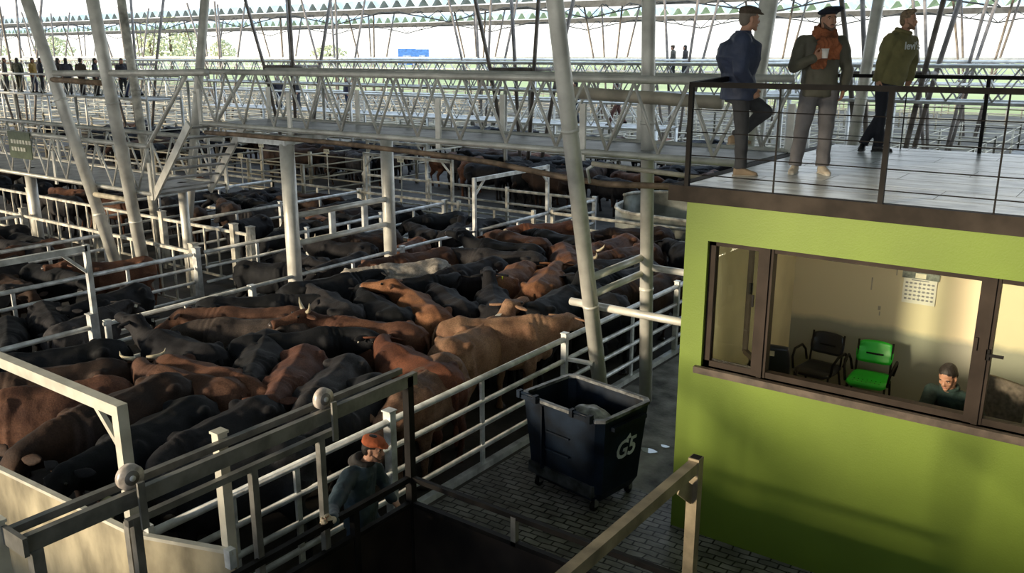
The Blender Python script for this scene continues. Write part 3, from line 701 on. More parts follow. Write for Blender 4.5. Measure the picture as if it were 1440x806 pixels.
# ---------------------------------------------------------------- dumpster
def dumpster():
    # local: long side X (along building front), open top, front faces -Y
    L, D, H = 1.27, .95, 1.06
    r = thing('dumpster', (-5.03, 8.38, 0), 'large black plastic wheeled dumpster standing open on the cobbled alley', 'dumpster', rz=math.radians(-9))
    PL = mat('dark_dumpster_plastic', (.006,.012,.024), .5, 0, .3, 3, .1, 20, spec=.2)
    b = lambda mb, nm, mm, sm=False: mb.build(nm, mm, r, smooth=sm, world=False)
    def ring(z, hx, hy, ch=.08):
        return [(-hx+ch,-hy,z),(hx-ch,-hy,z),(hx,-hy+ch,z),(hx,hy-ch,z),(hx-ch,hy,z),(-hx+ch,hy,z),(-hx,hy-ch,z),(-hx,-hy+ch,z)]
    out = [ring(.13, .50, .36), ring(.25, .56, .41), ring(.6, .585, .43), ring(1.18, .63, .475)]
    inn = [ring(1.18, .60, .445, .07), ring(.34, .53, .38, .07)]
    mb = MB(); vs = []; fs = []
    for q in out+inn: vs += q
    for i in range(5):
        for k in range(8): k2 = (k+1) % 8; fs.append((i*8+k, i*8+k2, (i+1)*8+k2, (i+1)*8+k))
    fs.append(tuple(reversed(range(8)))); fs.append(tuple(range(40, 48))); mb.add(vs, fs); b(mb, 'bin_body', PL)
    rim = ring(1.18, .645, .49); rim2 = ring(1.18, .59, .435, .07); mb = MB()
    vs = rim+rim2+[(x,y,z+.035) for x,y,z in rim]+[(x,y,z+.035) for x,y,z in rim2]; fs = []
    for k in range(8):
        k2 = (k+1) % 8; fs += [(16+k,16+k2,24+k2,24+k), (k,k2,16+k2,16+k), (8+k,24+k,24+k2,8+k2), (k,8+k,8+k2,k2)]
    mb.add(vs, fs); b(mb, 'rim', mat('worn_grey_plastic_rim', (.16,.17,.18), .45, 0, .4, 8))
    # ribs on the long front side
    for x in (-.25,): b(MB().cbox((x,-.475,.75), (.02,.05,.8)), 'rib', PL)
    for z in (.85, .62): b(MB().cbox((-.02,-.462,z), (.36,.03,.018)), 'rib', PL)
    b(MB().cbox((0,-.40,.29), (1.0,.1,.14)), 'lower_skirt', mat('scuffed_plastic', (.05,.055,.06), .5, 0, .4, 6))
    # lid hinges
    for x in (-.45, .38):
        b(MB().cbox((x,-.50,1.2), (.3,.06,.05)).cbox((x-.13,-.52,1.23), (.05,.07,.09)).cbox((x+.13,-.52,1.23), (.05,.07,.09)), 'lid_hinge', PL)
        b(MB().path([(x-.16,-.52,1.25), (x+.16,-.52,1.25)], .018), 'hinge_rod', PL, True)
    b(MB().cbox((.66,0,1.08), (.06,.6,.05)), 'handle', PL); b(MB().cbox((-.66,0,1.08), (.06,.6,.05)), 'handle', PL)
    for sx in (-1,1):
        for sy in (-1,1):
            w = b(MB().disc((sx*.44, sy*.32, .06), (1,0,0), .06, .04, 18), 'wheel', BLACKST, True)
            MB().box(sx*.44-.04, sy*.32-.03, .06, sx*.44-.026, sy*.32+.03, .16).box(sx*.44+.028, sy*.32-.03, .06, sx*.44+.04, sy*.32+.03, .16).build('caster_fork', DARKGATE, r, world=False)
    WH = mat('white_stencil', (.62,.64,.66), .6)
    me = text_mesh('G5', .30, .004, True, .25); me.transform(Matrix.Rotation(PI/2, 4, 'X')); me.transform(Matrix.Rotation(PI/2, 4, 'Z')); me.transform(Matrix.Translation((.602, .02, .72)))
    link('emblem', me, r, WH)
    b(MB().add([(.606,.02,.84),(.606,.12,.84),(.606,.10,.90),(.612,.02,.84),(.612,.12,.84),(.612,.10,.90)], [(0,1,2),(5,4,3),(0,3,4,1),(1,4,5,2),(2,5,3,0)]), 'emblem', WH)
    return r
dmp = dumpster()
tb = MB(); tb.ell((-4.93, 8.35, .95), (.26,.22,.17))
bag = remesh(tb, 'bag', .02, 2)
displace(bag, lambda c: .03*noise.noise(c*9))
bo = link('rubbish_bag', bag, None, mat('grey_plastic_bag', (.34,.34,.34), .35, 0, .3, 12, .6, 14)); tag(bo, 'pale grey rubbish bag lying inside the open dumpster', 'rubbish bag')
tb = MB().ell((-4.66, 8.42, .90), (.17,.16,.12)); bag2 = remesh(tb, 'bag', .02, 2)
bo = link('rubbish_bag', bag2, None, mat('dark_plastic_bag', (.10,.10,.11), .4, 0, .3, 12, .6, 14)); tag(bo, 'small dark rubbish bag beside the pale one in the dumpster', 'rubbish bag')
sp = MB().ell((-5.02, 8.38, .66), (.42,.27,.22)); tag(link('rubbish_heap', sp.mesh('heap', True), None, MATS['dark_plastic_bag']), 'dark rubbish under the bags inside the dumpster', 'rubbish')

# ---------------------------------------------------------------- sliding gate, scale enclosure, sheet race (foreground)
def sliding_track():
    r = thing('gate_track', (-5.1, 3.7, 2.3), 'twin steel overhead track of the sliding gate running up from the lower left corner', 'gate track')
    for x in (-5.2, -5.02): MB().bar((x, 2.02, 2.36 if x > -5.1 else 2.385), (x, 5.42, 2.36 if x > -5.1 else 2.385), .05, .11 if x > -5.1 else .05).build('track_beam', DARKGATE, r)
    for y in (1.97, 3.55):
        MB().box(-5.31, y-.04, 0, -5.23, y+.04, 2.44).cbox((-5.27, y, 2.45), (.1,.1,.02)).build('support_post', MATS['pale_painted_steel'], r)
    MB().cbox((-5.1, 2.0, 2.36), (.26,.03,.12)).build('end_plate', DARKGATE, r)
    MB().box(-5.05, 2.03, 0, -4.98, 2.1, 2.31).build('support_post', DARKGATE, r)
    return r
sliding_track()
def sliding_gate():
    r = thing('sliding_gate', (-5.06, 3.5, 1.2), 'dark steel sliding gate hanging on two round wheels, its end bar gripped by the man', 'gate')
    MB().bar((-5.06, 2.66, 2.18), (-5.06, 4.5, 2.18), .05, .05).build('top_bar', DARKGATE, r)
    for y in (2.72, 3.66, 4.32): MB().bar((-5.06, y, .3 if y < 4 else .95), (-5.06, y, 2.2), .055, .055).build('upright', DARKGATE, r)
    MB().bar((-5.06, 2.7, .3), (-5.06, 3.66, .3), .05, .05).build('bottom_bar', DARKGATE, r)
    for y in (2.72, 4.38):
        w = MB(); w.disc((-5.06, y, 2.49), (1,0,0), .088, .05, 28).build('wheel', mat('worn_wheel_steel', (.62,.55,.50), .4, .3, .25, 12), r, True)
        MB().disc((-5.06, y, 2.49), (1,0,0), .05, .062, 20).build('wheel_hub', mat('wheel_hub_grey', (.22,.20,.18), .5, .3), r, True)
        MB().disc((-5.06, y, 2.49), (1,0,0), .02, .08, 12).build('axle', GALV, r, True)
        MB().bar((-5.0+.06, y, 2.16), (-5.0+.06, y, 2.49), .02, .05).build('hanger', DARKGATE, r)
    return r
sliding_gate()
def enclosure():
    x0, x1, y1, zt, zr = -5.03, -2.25, 5.33, 1.14, 1.41
    r = thing('weighing_box', ((x0+x1)/2, 3.5, 0), 'dark sheet steel enclosure with a thin top rail in the bottom centre foreground', 'steel enclosure')
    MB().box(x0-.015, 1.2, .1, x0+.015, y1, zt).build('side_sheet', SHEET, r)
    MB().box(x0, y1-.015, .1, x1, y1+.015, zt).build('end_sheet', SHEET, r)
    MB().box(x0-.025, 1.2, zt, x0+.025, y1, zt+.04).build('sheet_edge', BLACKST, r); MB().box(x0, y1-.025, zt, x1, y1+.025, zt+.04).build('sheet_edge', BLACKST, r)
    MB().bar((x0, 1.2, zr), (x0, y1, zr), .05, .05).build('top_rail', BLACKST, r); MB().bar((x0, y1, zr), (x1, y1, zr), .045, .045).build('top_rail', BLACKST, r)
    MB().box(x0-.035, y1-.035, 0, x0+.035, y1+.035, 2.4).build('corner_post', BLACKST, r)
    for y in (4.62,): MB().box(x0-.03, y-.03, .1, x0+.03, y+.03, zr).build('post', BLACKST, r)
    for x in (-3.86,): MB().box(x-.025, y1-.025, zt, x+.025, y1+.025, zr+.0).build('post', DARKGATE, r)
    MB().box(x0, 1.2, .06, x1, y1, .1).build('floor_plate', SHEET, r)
    hr = thing('handrail', (x1, 3.5, 0), 'tan square-tube handrail slanting up to an open-ended post in front of the green wall', 'handrail')
    MB().bar((x1, 1.5, 2.38), (x1, 5.26, 2.38), .07, .085).build('rail', mat('tan_tube', (.30,.25,.17), .45, .3, .2, 5), hr)
    ps = MB(); ps.box(x1-.04, 5.22, 0, x1+.04, 5.30, 2.44); ps.build('post', MATS['tan_tube'], hr)
    MB().box(x1-.032, 5.228, 2.435, x1+.032, 5.292, 2.443).build('open_end', BLACKST, hr)
    MB().bar((x1, 5.24, 2.15), (x1, 5.02, 2.32), .01, .12).build('gusset', MATS['tan_tube'], hr)
enclosure()
def race():
    def sheet(label, pts, z0, z1):
        r = thing('race_sheet', (pts[0][0], pts[0][1], 0), label, 'sheet wall')
        for (a, b) in zip(pts, pts[1:]):
            MB().bar((a[0], a[1], (z0+z1)/2), (b[0], b[1], (z0+z1)/2), .02, z1-z0).build('sheet', RACE, r)
            MB().bar((a[0], a[1], z1), (b[0], b[1], z1), .05, .03).build('top_edge', MATS['pale_painted_steel'], r)
        return r
    r = sheet('tan sheet steel race wall in the lower left corner running under the gate frame', [(-8.6, 3.1), (-6.10, 3.22)], .1, 1.5)
    r2 = sheet('tan sheet steel panel closing the gap under the sliding gate track', [(-6.02, 3.22), (-5.17, 3.52)], .1, 1.5)
    MB().box(-6.1, 3.18, 0, -6.03, 3.26, 1.6).build('hinge_post', DARKGATE, r)
    MB().cbox((-5.95, 3.3, 1.52), (.07,.05,.1)).build('latch', GALV, r2)
    MB().cbox((-5.2, 3.5, 1.45), (.07,.06,.16)).build('latch', GALV, r2)
race()
# sign and plates
sg = thing('green_sign', (-21.4, 9.85, 2.8), 'green sign board with two white text lines hanging on the lower catwalk railing', 'sign')
MB().box(-21.95, 9.86, 2.78, -20.9, 9.88, 3.4).build('board', mat('sign_green', (.10,.13,.07), .5), sg)
WT = mat('sign_white', (.7,.7,.6), .6)
for z, n in ((3.17, 7), (3.0, 5)):
    mb = MB()
    for k in range(n): mb.box(-21.8+k*.14, 9.845, z-.045, -21.8+k*.14+.1, 9.855, z+.045)
    mb.build('text_line', WT, sg)
PLM = mat('plate_cream', (.75,.70,.52), .6)
for (u, v, z, t, lab) in ((563,217,2.0,'A36','beside the second round column'), (367,196,2.1,'A35','just left of the first column beam'), (459,205,2.0,'A34','between the two round columns'), (338,211,2.0,'A33','right of the stair')):
    x, y = P(u, v+8, z)
    r = thing('number_plate', (x, y, z), 'small cream pen number plate '+lab, 'number plate')
    MB().cbox((x, y, z), (.26,.015,.15)).build('plate', PLM, r)
    me = text_mesh(t, .12, .004); me.transform(Matrix.Rotation(PI/2, 4, 'X')); me.transform(Matrix.Translation((0, -.01, 0)))
    link('characters', me, r, INK)
    MB().tube((x, y+.02, 0), (x, y+.02, z+.05), .02, n=6).build('stake', OLDGALV, r)
# ---------------------------------------------------------------- cattle
def coat(name, col, col2=None, thr=(.38,.62), face=None, blotch=0, rough=.8, scale=2.2):
    "hair coat: base colour with broad variation, fine hair bump; 'face' tints the vertices marked as face, 'blotch' spreads patches of it"
    m = bpy.data.materials.new(name); m.use_nodes = True; nt = m.node_tree; b = nt.nodes['Principled BSDF']
    b.inputs['Roughness'].default_value = rough; b.inputs['Specular IOR Level'].default_value = .3
    b.inputs['Sheen Weight'].default_value = .0; b.inputs['Sheen Roughness'].default_value = .4
    tc = nt.nodes.new('ShaderNodeTexCoord'); oi = nt.nodes.new('ShaderNodeObjectInfo')
    ad = nt.nodes.new('ShaderNodeVectorMath'); ad.operation = 'ADD'; nt.links.new(tc.outputs['Object'], ad.inputs[0])
    cx = nt.nodes.new('ShaderNodeCombineXYZ'); ml = nt.nodes.new('ShaderNodeMath'); ml.operation = 'MULTIPLY'; ml.inputs[1].default_value = 37
    nt.links.new(oi.outputs['Random'], ml.inputs[0])
    for i in range(3): nt.links.new(ml.outputs[0], cx.inputs[i])
    nt.links.new(cx.outputs[0], ad.inputs[1])
    nz = nt.nodes.new('ShaderNodeTexNoise'); nz.inputs['Scale'].default_value = scale; nz.inputs['Detail'].default_value = 4; nt.links.new(ad.outputs[0], nz.inputs[0])
    rp = nt.nodes.new('ShaderNodeValToRGB'); rp.color_ramp.elements[0].position = thr[0]; rp.color_ramp.elements[1].position = thr[1]
    c2 = col2 or tuple(c*.55 for c in col)
    rp.color_ramp.elements[0].color = (*c2, 1); rp.color_ramp.elements[1].color = (*col, 1); nt.links.new(nz.outputs[0], rp.inputs[0])
    last = rp.outputs[0]
    # fine hair streaks and dust
    fn = nt.nodes.new('ShaderNodeTexNoise'); fn.inputs['Scale'].default_value = 55; fn.inputs['Detail'].default_value = 3; nt.links.new(ad.outputs[0], fn.inputs[0])
    fr = nt.nodes.new('ShaderNodeValToRGB'); fr.color_ramp.elements[0].position = .3; fr.color_ramp.elements[0].color = (.7,.7,.7,1); fr.color_ramp.elements[1].position = .7; fr.color_ramp.elements[1].color = (1.25,1.25,1.25,1)
    nt.links.new(fn.outputs[0], fr.inputs[0]); mm = nt.nodes.new('ShaderNodeMixRGB'); mm.blend_type = 'MULTIPLY'; mm.inputs[0].default_value = 1
    nt.links.new(last, mm.inputs[1]); nt.links.new(fr.outputs[0], mm.inputs[2]); last = mm.outputs[0]
    if face:
        at = nt.nodes.new('ShaderNodeAttribute'); at.attribute_name = 'face'
        n3 = nt.nodes.new('ShaderNodeTexNoise'); n3.inputs['Scale'].default_value = 4.5; nt.links.new(ad.outputs[0], n3.inputs[0])
        s = nt.nodes.new('ShaderNodeMath'); s.operation = 'MULTIPLY_ADD'; s.inputs[1].default_value = 1.2; nt.links.new(n3.outputs[0], s.inputs[0]); nt.links.new(at.outputs['Fac'], s.inputs[2])
        st = nt.nodes.new('ShaderNodeMapRange'); st.inputs[1].default_value = 1.05-blotch; st.inputs[2].default_value = 1.15-blotch; nt.links.new(s.outputs[0], st.inputs[0])
        mf = nt.nodes.new('ShaderNodeMixRGB'); nt.links.new(st.outputs[0], mf.inputs[0]); nt.links.new(last, mf.inputs[1]); mf.inputs[2].default_value = (*face, 1); last = mf.outputs[0]
    nt.links.new(last, b.inputs['Base Color'])
    bp = nt.nodes.new('ShaderNodeBump'); bp.inputs['Strength'].default_value = .35; bp.inputs['Distance'].default_value = .01; nt.links.new(fn.outputs[0], bp.inputs['Height']); nt.links.new(bp.outputs[0], b.inputs['Normal'])
    return m
COATS = {
 'black': coat('black_coat', (.010,.011,.015), (.005,.006,.008)),
 'black2': coat('faded_black_coat', (.019,.018,.021), (.007,.007,.010)),
 'dkbrown': coat('dark_brown_coat', (.055,.030,.020), (.022,.014,.012)),
 'grey': coat('dark_grey_coat', (.045,.042,.045), (.018,.017,.020)),
 'greybrown': coat('grey_brown_coat', (.13,.10,.085), (.045,.035,.032)),
 'brown': coat('red_brown_coat', (.130,.066,.044), (.07,.034,.023)),
 'brown2': coat('brown_coat', (.16,.075,.045), (.075,.033,.022)),
 'orange': coat('orange_brown_coat', (.27,.125,.062), (.15,.065,.035)),
 'tan': coat('tan_coat', (.31,.185,.115), (.19,.10,.06)),
 'tan2': coat('sandy_tan_coat', (.23,.135,.09), (.12,.065,.042), scale=4),
 'white': coat('white_grey_coat', (.55,.50,.44), (.24,.22,.20), scale=5),
 'blaze': coat('brown_coat_white_face', (.15,.055,.030), (.08,.03,.018), face=(.62,.55,.48), blotch=-.25),
 'hereford': coat('red_coat_pale_face', (.17,.065,.035), (.09,.035,.02), face=(.62,.52,.36), blotch=.05),
 'star': coat('red_coat_star_face', (.135,.062,.045), (.075,.034,.024), face=(.45,.40,.36), blotch=-.38),
 'dirty': coat('black_coat_dung_splashed_face', (.018,.019,.023), (.008,.009,.012), face=(.36,.36,.22), blotch=-.15),
 'dirty2': coat('black_coat_pale_dirty_face', (.020,.020,.023), (.008,.009,.012), face=(.20,.19,.12), blotch=-.05),
 'tanhead': coat('black_coat_tan_head', (.55,.50,.44), (.24,.22,.20), face=(.34,.20,.11), blotch=.3),
}
HORN = mat('horn', (.60,.53,.38), .35, 0, .15, 6)
TAGY = mat('ear_tag_yellow', (.75,.85,.05), .4); TAGW = mat('ear_tag_white', (.8,.8,.72), .4)
EYE = mat('cow_eye', (.01,.008,.006), .08)
NOSE = mat('cow_muzzle', (.06,.045,.04), .35)
HOOF = mat('hoof', (.05,.045,.04), .5)

def cow_shape(pose, legs=True):
    ny, np_, hp = pose  # neck yaw (+ left), neck pitch (+ up), head pitch relative to horizontal (- nose down)
    mb = MB(); X, Y, Z = Vector((1,0,0)), Vector((0,1,0)), Vector((0,0,1))
    B = [(-.86,.07,1.07,.92),(-.83,.15,1.17,.84),(-.76,.215,1.24,.74),(-.64,.255,1.285,.64),(-.50,.285,1.30,.60),(-.36,.285,1.275,.59),(-.18,.305,1.26,.56),(.02,.325,1.255,.54),(.20,.315,1.26,.545),(.36,.285,1.28,.56),(.50,.25,1.295,.58),(.62,.21,1.27,.64),(.74,.15,1.20,.74),(.82,.08,1.12,.86)]
    mb.secs([((x,0,(t+b)*.5+.04), Y, Z, w, t-((t+b)*.5+.04), (t+b)*.5+.04-b) for x, w, t, b in B], 22, 2.25)
    for s in (-1, 1):
        mb.ell((-.47,s*.215,1.20), (.11,.06,.065)); mb.ell((-.80,s*.10,1.12), (.06,.05,.06))
        mb.ell((.46,s*.19,1.0), (.15,.09,.25)); mb.ell((-.58,s*.17,.95), (.25,.12,.26)); mb.ell((.1,s*.22,.85), (.4,.11,.24))
        # front leg
        mb.path([(.47,s*.17,.92),(.48,s*.17,.66),(.485,s*.155,.43),(.475,s*.15,.38),(.47,s*.15,.14),(.48,s*.15,.09)], [.13,.085,.058,.05,.038,.045], 10)
        mb.path([(.48,s*.15,.10),(.50,s*.15,.0)], [.045,.062], 10)
        # hind leg: stifle forward, hock back
        mb.path([(-.60,s*.17,.98),(-.50,s*.19,.72),(-.60,s*.185,.56),(-.74,s*.17,.45),(-.73,s*.17,.38),(-.69,s*.165,.14),(-.68,s*.165,.09)], [.20,.15,.095,.06,.05,.04,.046], 10)
        mb.path([(-.68,s*.165,.10),(-.655,s*.165,.0)], [.046,.062], 10)
    mb.ell((.72,0,.80), (.12,.09,.16))
    # neck
    p = Vector((.60,0,1.06)); d0 = Vector((1,0,.12)); secs = []
    n = 7; L = .50
    for i in range(n+1):
        t = i/n; yaw = ny*t; pit = .1+(np_-.1)*min(1, t*1.15)
        d = Vector((math.cos(yaw)*math.cos(pit), math.sin(yaw)*math.cos(pit), math.sin(pit)))
        side = Vector((-math.sin(yaw), math.cos(yaw), 0)); up = d.cross(side).normalized()
        if up.z < 0: up = -up
        hh = .265*(1-t)+.16*t; ww = .17*(1-t)+.112*t
        secs.append((p.copy(), side, up, ww, hh*.85, hh*1.1)); p = p+d*(L/n)
    mb.secs(secs, 16, 2.1)
    poll = p; yaw = ny*1.25
    hd = Vector((math.cos(yaw)*math.cos(hp), math.sin(yaw)*math.cos(hp), math.sin(hp))); side = Vector((-math.sin(yaw), math.cos(yaw), 0)); up = hd.cross(side).normalized()
    if up.z < 0 or (abs(up.z) < .05 and hp > 0): up = -up
    H = [(-.11,.075,.07,.09),(-.05,.105,.095,.13),(.04,.115,.095,.15),(.13,.118,.085,.15),(.22,.095,.07,.125),(.31,.078,.06,.10),(.39,.076,.058,.09),(.45,.082,.055,.085),(.485,.06,.04,.06)]
    mb.secs([(poll+hd*x, side, up, w, a, b) for x, w, a, b in H], 16, 2.3)
    for s in (-1,1): mb.ell(poll+hd*.11+side*s*.098+up*.045, (.04,.04,.035))
    return mb, poll, hd, side, up
POSES = {'fwd': (0,.24,-.55), 'low': (0,-.15,-.85), 'left': (.75,.2,-.45), 'right': (-.75,.2,-.45), 'up': (0,.8,-.0), 'upleft': (.8,.7,-.05), 'upright': (-.8,.7,-.05), 'turn': (1.15,.4,-.35)}
CM = {}
def orient(side, hd, up, c):
    M = Matrix((side, hd, up)).transposed().to_4x4(); M.translation = c; return M
for nm, ps in POSES.items():
    mb, poll, hd, side, up = cow_shape(ps)
    me = remesh(mb, 'cow_body_'+nm, .024, 4, .5)
    def hide(c_, L=len(nm)):
        k_ = noise.noise(c_*4.2+Vector((L,0,0)))*.022+noise.noise(c_*11)*.006
        fold = max(0, 1-abs(c_.x-.62)/.25)*.006*math.sin(c_.x*70+c_.z*12)            # loose hide round neck and shoulder
        rd = .018*math.exp(-(c_.y/.035)**2) if (-.8 < c_.x < .7 and c_.z > 1.1) else 0   # spine
        hollow = -.028*math.exp(-((c_.x+.33)/.12)**2-((abs(c_.y)-.2)/.09)**2) if c_.z > 1.05 else 0
        return k_+fold+rd+hollow
    displace(me, hide)
    at_ = me.attributes.new('face', 'FLOAT', 'POINT'); vals = []
    for v in me.vertices:
        q = v.co-poll; t = q.dot(hd); u_ = q.dot(up); s_ = abs(q.dot(side))
        inside = (q.length < .62 and t > -.08)
        w = 0.0
        if inside and t > -.08: w = max(0, min(1, (t+.08)/.1))*max(0, min(1, (u_+.14)/.14))*(1-.55*min(1, s_/.13))
        vals.append(w)
    at_.data.foreach_set('value', vals)
    # ears, eyes, muzzle, horns as separate part meshes
    ears = []
    for s in (-1, 1):
        e = MB(); base = poll+side*s*.10+up*.03-hd*.02; dr = (side*s*.93-hd*.22-up*.12).normalized(); b2 = dr.cross(up).normalized(); nrm = dr.cross(b2)
        prof = [(0,.018),(.03,.04),(.08,.058),(.13,.052),(.18,.025),(.20,.004)]
        e.secs([(base+dr*t, b2, nrm, w, .012, .02) for t, w in prof], 10, 2)
        ears.append((e.mesh('ear', True), base+dr*.10-nrm*.0+up*.0, dr, up))
    ey = MB(); eyes = []
    for s in (-1, 1): eyes.append(MB().ell(poll+hd*.12+side*s*.118+up*.05, (.021,.021,.021), None, 10, 6).mesh('eye', True))
    mz = MB().ell(poll+hd*.465-up*.012, (.058,.058,.052), None, 12, 8).mesh('muzzle', True)
    hs = {}
    for kind in ('wide', 'small'):
        for s in (-1, 1):
            k = MB(); base = poll+side*s*.07+up*.07-hd*.03
            if kind == 'wide': pts = [base, base+side*s*.08+up*.01, base+side*s*.14+up*.03+hd*.04, base+side*s*.19+up*.07+hd*.07, base+side*s*.20+up*.12+hd*.07]; rs = [.03,.028,.021,.013,.003]
            else: pts = [base, base+side*s*.07+up*.03, base+side*s*.12+up*.09, base+side*s*.13+up*.16]; rs = [.03,.027,.018,.003]
            hs[(kind, s)] = k.path(pts, rs, 10).mesh('horn', True)
    tg = []
    for s in (0, 1):
        e_, c_, dr, u2 = ears[s]; tb_ = MB(); tb_.bar(c_-u2*.065, c_-u2*.0, .05, .012); tg.append(tb_.mesh('ear_tag'))
    ST = Matrix.Diagonal((1.0, 1.13, 1.06, 1.0))
    for q_ in [me, mz]+[e[0] for e in ears]+eyes+list(hs.values())+tg: q_.transform(ST)
    CM[nm] = (me, [e[0] for e in ears], eyes, mz, hs, tg)
tl = MB().path([(-.83,0,1.15),(-.885,0,1.05),(-.905,.01,.85),(-.90,.02,.62)], [.035,.026,.02,.018], 8)
tl.ell((-.90,.025,.50), (.035,.035,.15)); TAIL = tl.mesh('tail', True); TAIL.transform(Matrix.Diagonal((1.0,1.13,1.06,1)))
hf = []
for x, y in ((.505,.15),(.505,-.15),(-.65,.165),(-.65,-.165)):
    y *= 1.13; hf.append(MB().path([(x,y,.055),(x+.012,y,0)], [.058,.068], 10).mesh('hoof', True))
def cow(label, x, y, rz, color, pose='fwd', horns=None, tags=0, sc=1.0, parts=True, group=None, extra=None):
    me, ears, eyes, mz, hs, tg = CM[pose]; m = COATS[color]
    if not parts:
        o = link('cow', me, None, m); o.location = (x, y, 0); o.rotation_euler = (0, 0, rz); o.scale = (sc,)*3
        return tag(o, label, 'cow', group)
    r = thing('cow', (x, y, 0), label, 'cow', group, rz, sc)
    link('body', me, r, m)
    for e in ears: link('ear', e, r, COATS['black2'] if color in ('black','black2','dirty','dirty2') else m)
    for e in eyes: link('eye', e, r, EYE)
    link('muzzle', mz, r, NOSE); link('tail', TAIL, r, m)
    for h in hf: link('hoof', h, r, HOOF)
    if horns:
        for s in (-1, 1): link('horn', hs[(horns, s)], r, HORN)
    if tags:
        link('ear_tag', tg[0], r, TAGY if tags == 1 else TAGW)
    if extra:
        nm, mb, mm = extra; mb.build(nm, mm, r, world=False)
    return r
HZ = 1.36
# rump pixel, withers pixel, coat, pose, label, extras
HERD = [
 ((238,472),(95,495),'black','left','long black cow standing along the left fence with its head at the far left',{'tags':2}),
 ((345,490),(272,468),'black2','up','black cow with its head raised toward the camera, right of the leaning gate post',{'tags':2}),
 ((425,466),(330,466),'greybrown','low','grey-brown cow with a pale dusty back behind the long black cow',{}),
 ((150,523),(35,537),'dkbrown','fwd','dark brown cow with a round hip at the far left behind the horned cow',{}),
 ((98,545),(-20,560),'brown2','fwd','red-brown cow cut by the left picture edge behind the gate frame',{}),
 ((340,545),(235,523),'brown','right','red-brown cow with long pale horns pointing left',{'pin':.35,'horns':'wide'}),
 ((275,503),(385,530),'brown2','low','brown cow with a dusty yellow shoulder right of the horned cow',{}),
 ((362,477),(500,462),'black','right','large black cow standing broadside in the middle of the herd, head lowered to the right',{'pin':.35,'tags':2}),
 ((452,478),(424,520),'star','fwd','red cow facing the camera with a pale star on its forehead',{'pin':.35,}),
 ((392,470),(374,512),'dirty2','fwd','black cow facing the camera with a dirty yellow-grey face',{'pin':.35,}),
 ((500,512),(463,548),'grey','low','dark grey cow between the star-faced cow and the white-marked brown cow',{}),
 ((570,525),(508,495),'blaze','right','brown cow with white marks on its head behind the end of the gate track',{}),
 ((600,480),(652,455),'tan','up','big tan cow with raised head and a white paper patch on its neck',{'pin':.5,'patch':1}),
 ((675,468),(775,464),'tan','left','large smooth tan cow standing broadside along the alley fence',{'pin':.5,'sc':1.03}),
 ((672,520),(628,562),'tan2','low','sandy tan cow with ruffled hair behind the alley fence',{'pin':.5,}),
 ((590,468),(505,458),'brown2','upleft','brown cow with small horns looking over the big black cow',{'horns':'small'}),
 ((425,450),(335,450),'brown','fwd','low red-brown cow lying flat-backed behind the grey-brown cow',{}),
 ((352,440),(440,436),'black','fwd','black cow beneath the left round column',{}),
 ((620,450),(588,425),'orange','upleft','orange-brown young cow raising its head to the left',{'pin':.35,}),
 ((648,445),(622,425),'black2','low','round-backed black cow right of the orange-brown young cow',{}),
 ((568,447),(535,428),'black','right','black cow with curled neck left of the orange-brown young cow',{}),
 ((515,447),(483,428),'grey','fwd','small dark grey cow behind the small-horned brown cow',{}),
 ((462,422),(545,405),'black','fwd','long black cow behind the small grey one',{}),
 ((590,404),(655,397),'black','left','black cow broadside just below the white cow',{}),
 ((678,440),(670,408),'black2','up','black cow with a yellow ear tag standing with its back to the camera',{'tags':1}),
 ((640,384),(585,390),'white','fwd','whitish grey cow near the second round column',{}),
 ((660,362),(600,372),'brown','fwd','red-brown cow behind the white cow',{}),
 ((738,368),(680,364),'grey','fwd','grey cow with a light topline behind the black cows',{}),
 ((722,378),(694,385),'black2','low','black cow facing the camera in front of the grey cow',{'tags':2}),
 ((712,402),(742,380),'orange','low','orange-brown cow seen from behind, left one of a close pair',{}),
 ((745,408),(765,386),'orange','fwd','orange-brown cow seen from behind, right one of a close pair',{'sc':1.02}),
 ((745,442),(808,410),'black','up','big black cow whose head touches the leaning column',{'tags':2,'sc':1.04}),
 ((772,352),(718,345),'black','up','black cow stretching its head up to the left near the tall gate frame',{}),
 ((775,346),(735,337),'brown','low','red-brown cow in the back of the pen beside the stretching black cow',{}),
 ((808,318),(755,321),'hereford','left','dark red cow with a pale yellow face by the far fence',{}),
 ((810,338),(765,328),'black','low','blue-black cow beside the pale-faced red cow',{}),
 ((792,350),(802,366),'brown2','low','brown cow with wide horns facing the camera left of the leaning column',{'horns':'wide'}),
 ((880,330),(846,340),'brown2','left','red-brown horned cow right of the leaning column, nearest the column',{'horns':'small'}),
 ((915,338),(868,348),'brown','fwd','red-brown horned cow in front of the upright column',{'horns':'small'}),
 ((920,325),(880,326),'dkbrown','left','dark brown cow behind the horned pair near the curved sheet wall',{}),
 ((955,352),(925,340),'black','fwd','black cow right of the upright column at the back',{}),
 ((930,372),(880,378),'black2','low','black cow behind the tie pipes of the columns',{}),
 ((958,385),(925,395),'black','fwd','black cow behind the alley fence beside the green office',{}),
 ((905,400),(868,410),'dkbrown','fwd','dark brown cow between the leaning and the upright column',{}),
 ((865,440),(840,425),'black','fwd','black cow directly behind the leaning column',{}),
 ((178,565),(80,605),'dkbrown','low','huge black cow with a brown ridge along its back, lower left',{'pin':.35,'sc':1.08}),
 ((250,562),(190,592),'black','fwd','glossy black rump between the brown ridged cow and the grey streaked rump',{}),
 ((335,568),(270,600),'black2','left','black cow with grey streaks on its rump near the gate track',{}),
 ((130,640),(60,655),'dirty','left','black cow with a yellow dung-splashed face at the lower left',{}),
 ((545,560),(500,600),'black','low','black cow behind the stockman with a green tag',{'tags':1}),
]
placed = []
cows = []
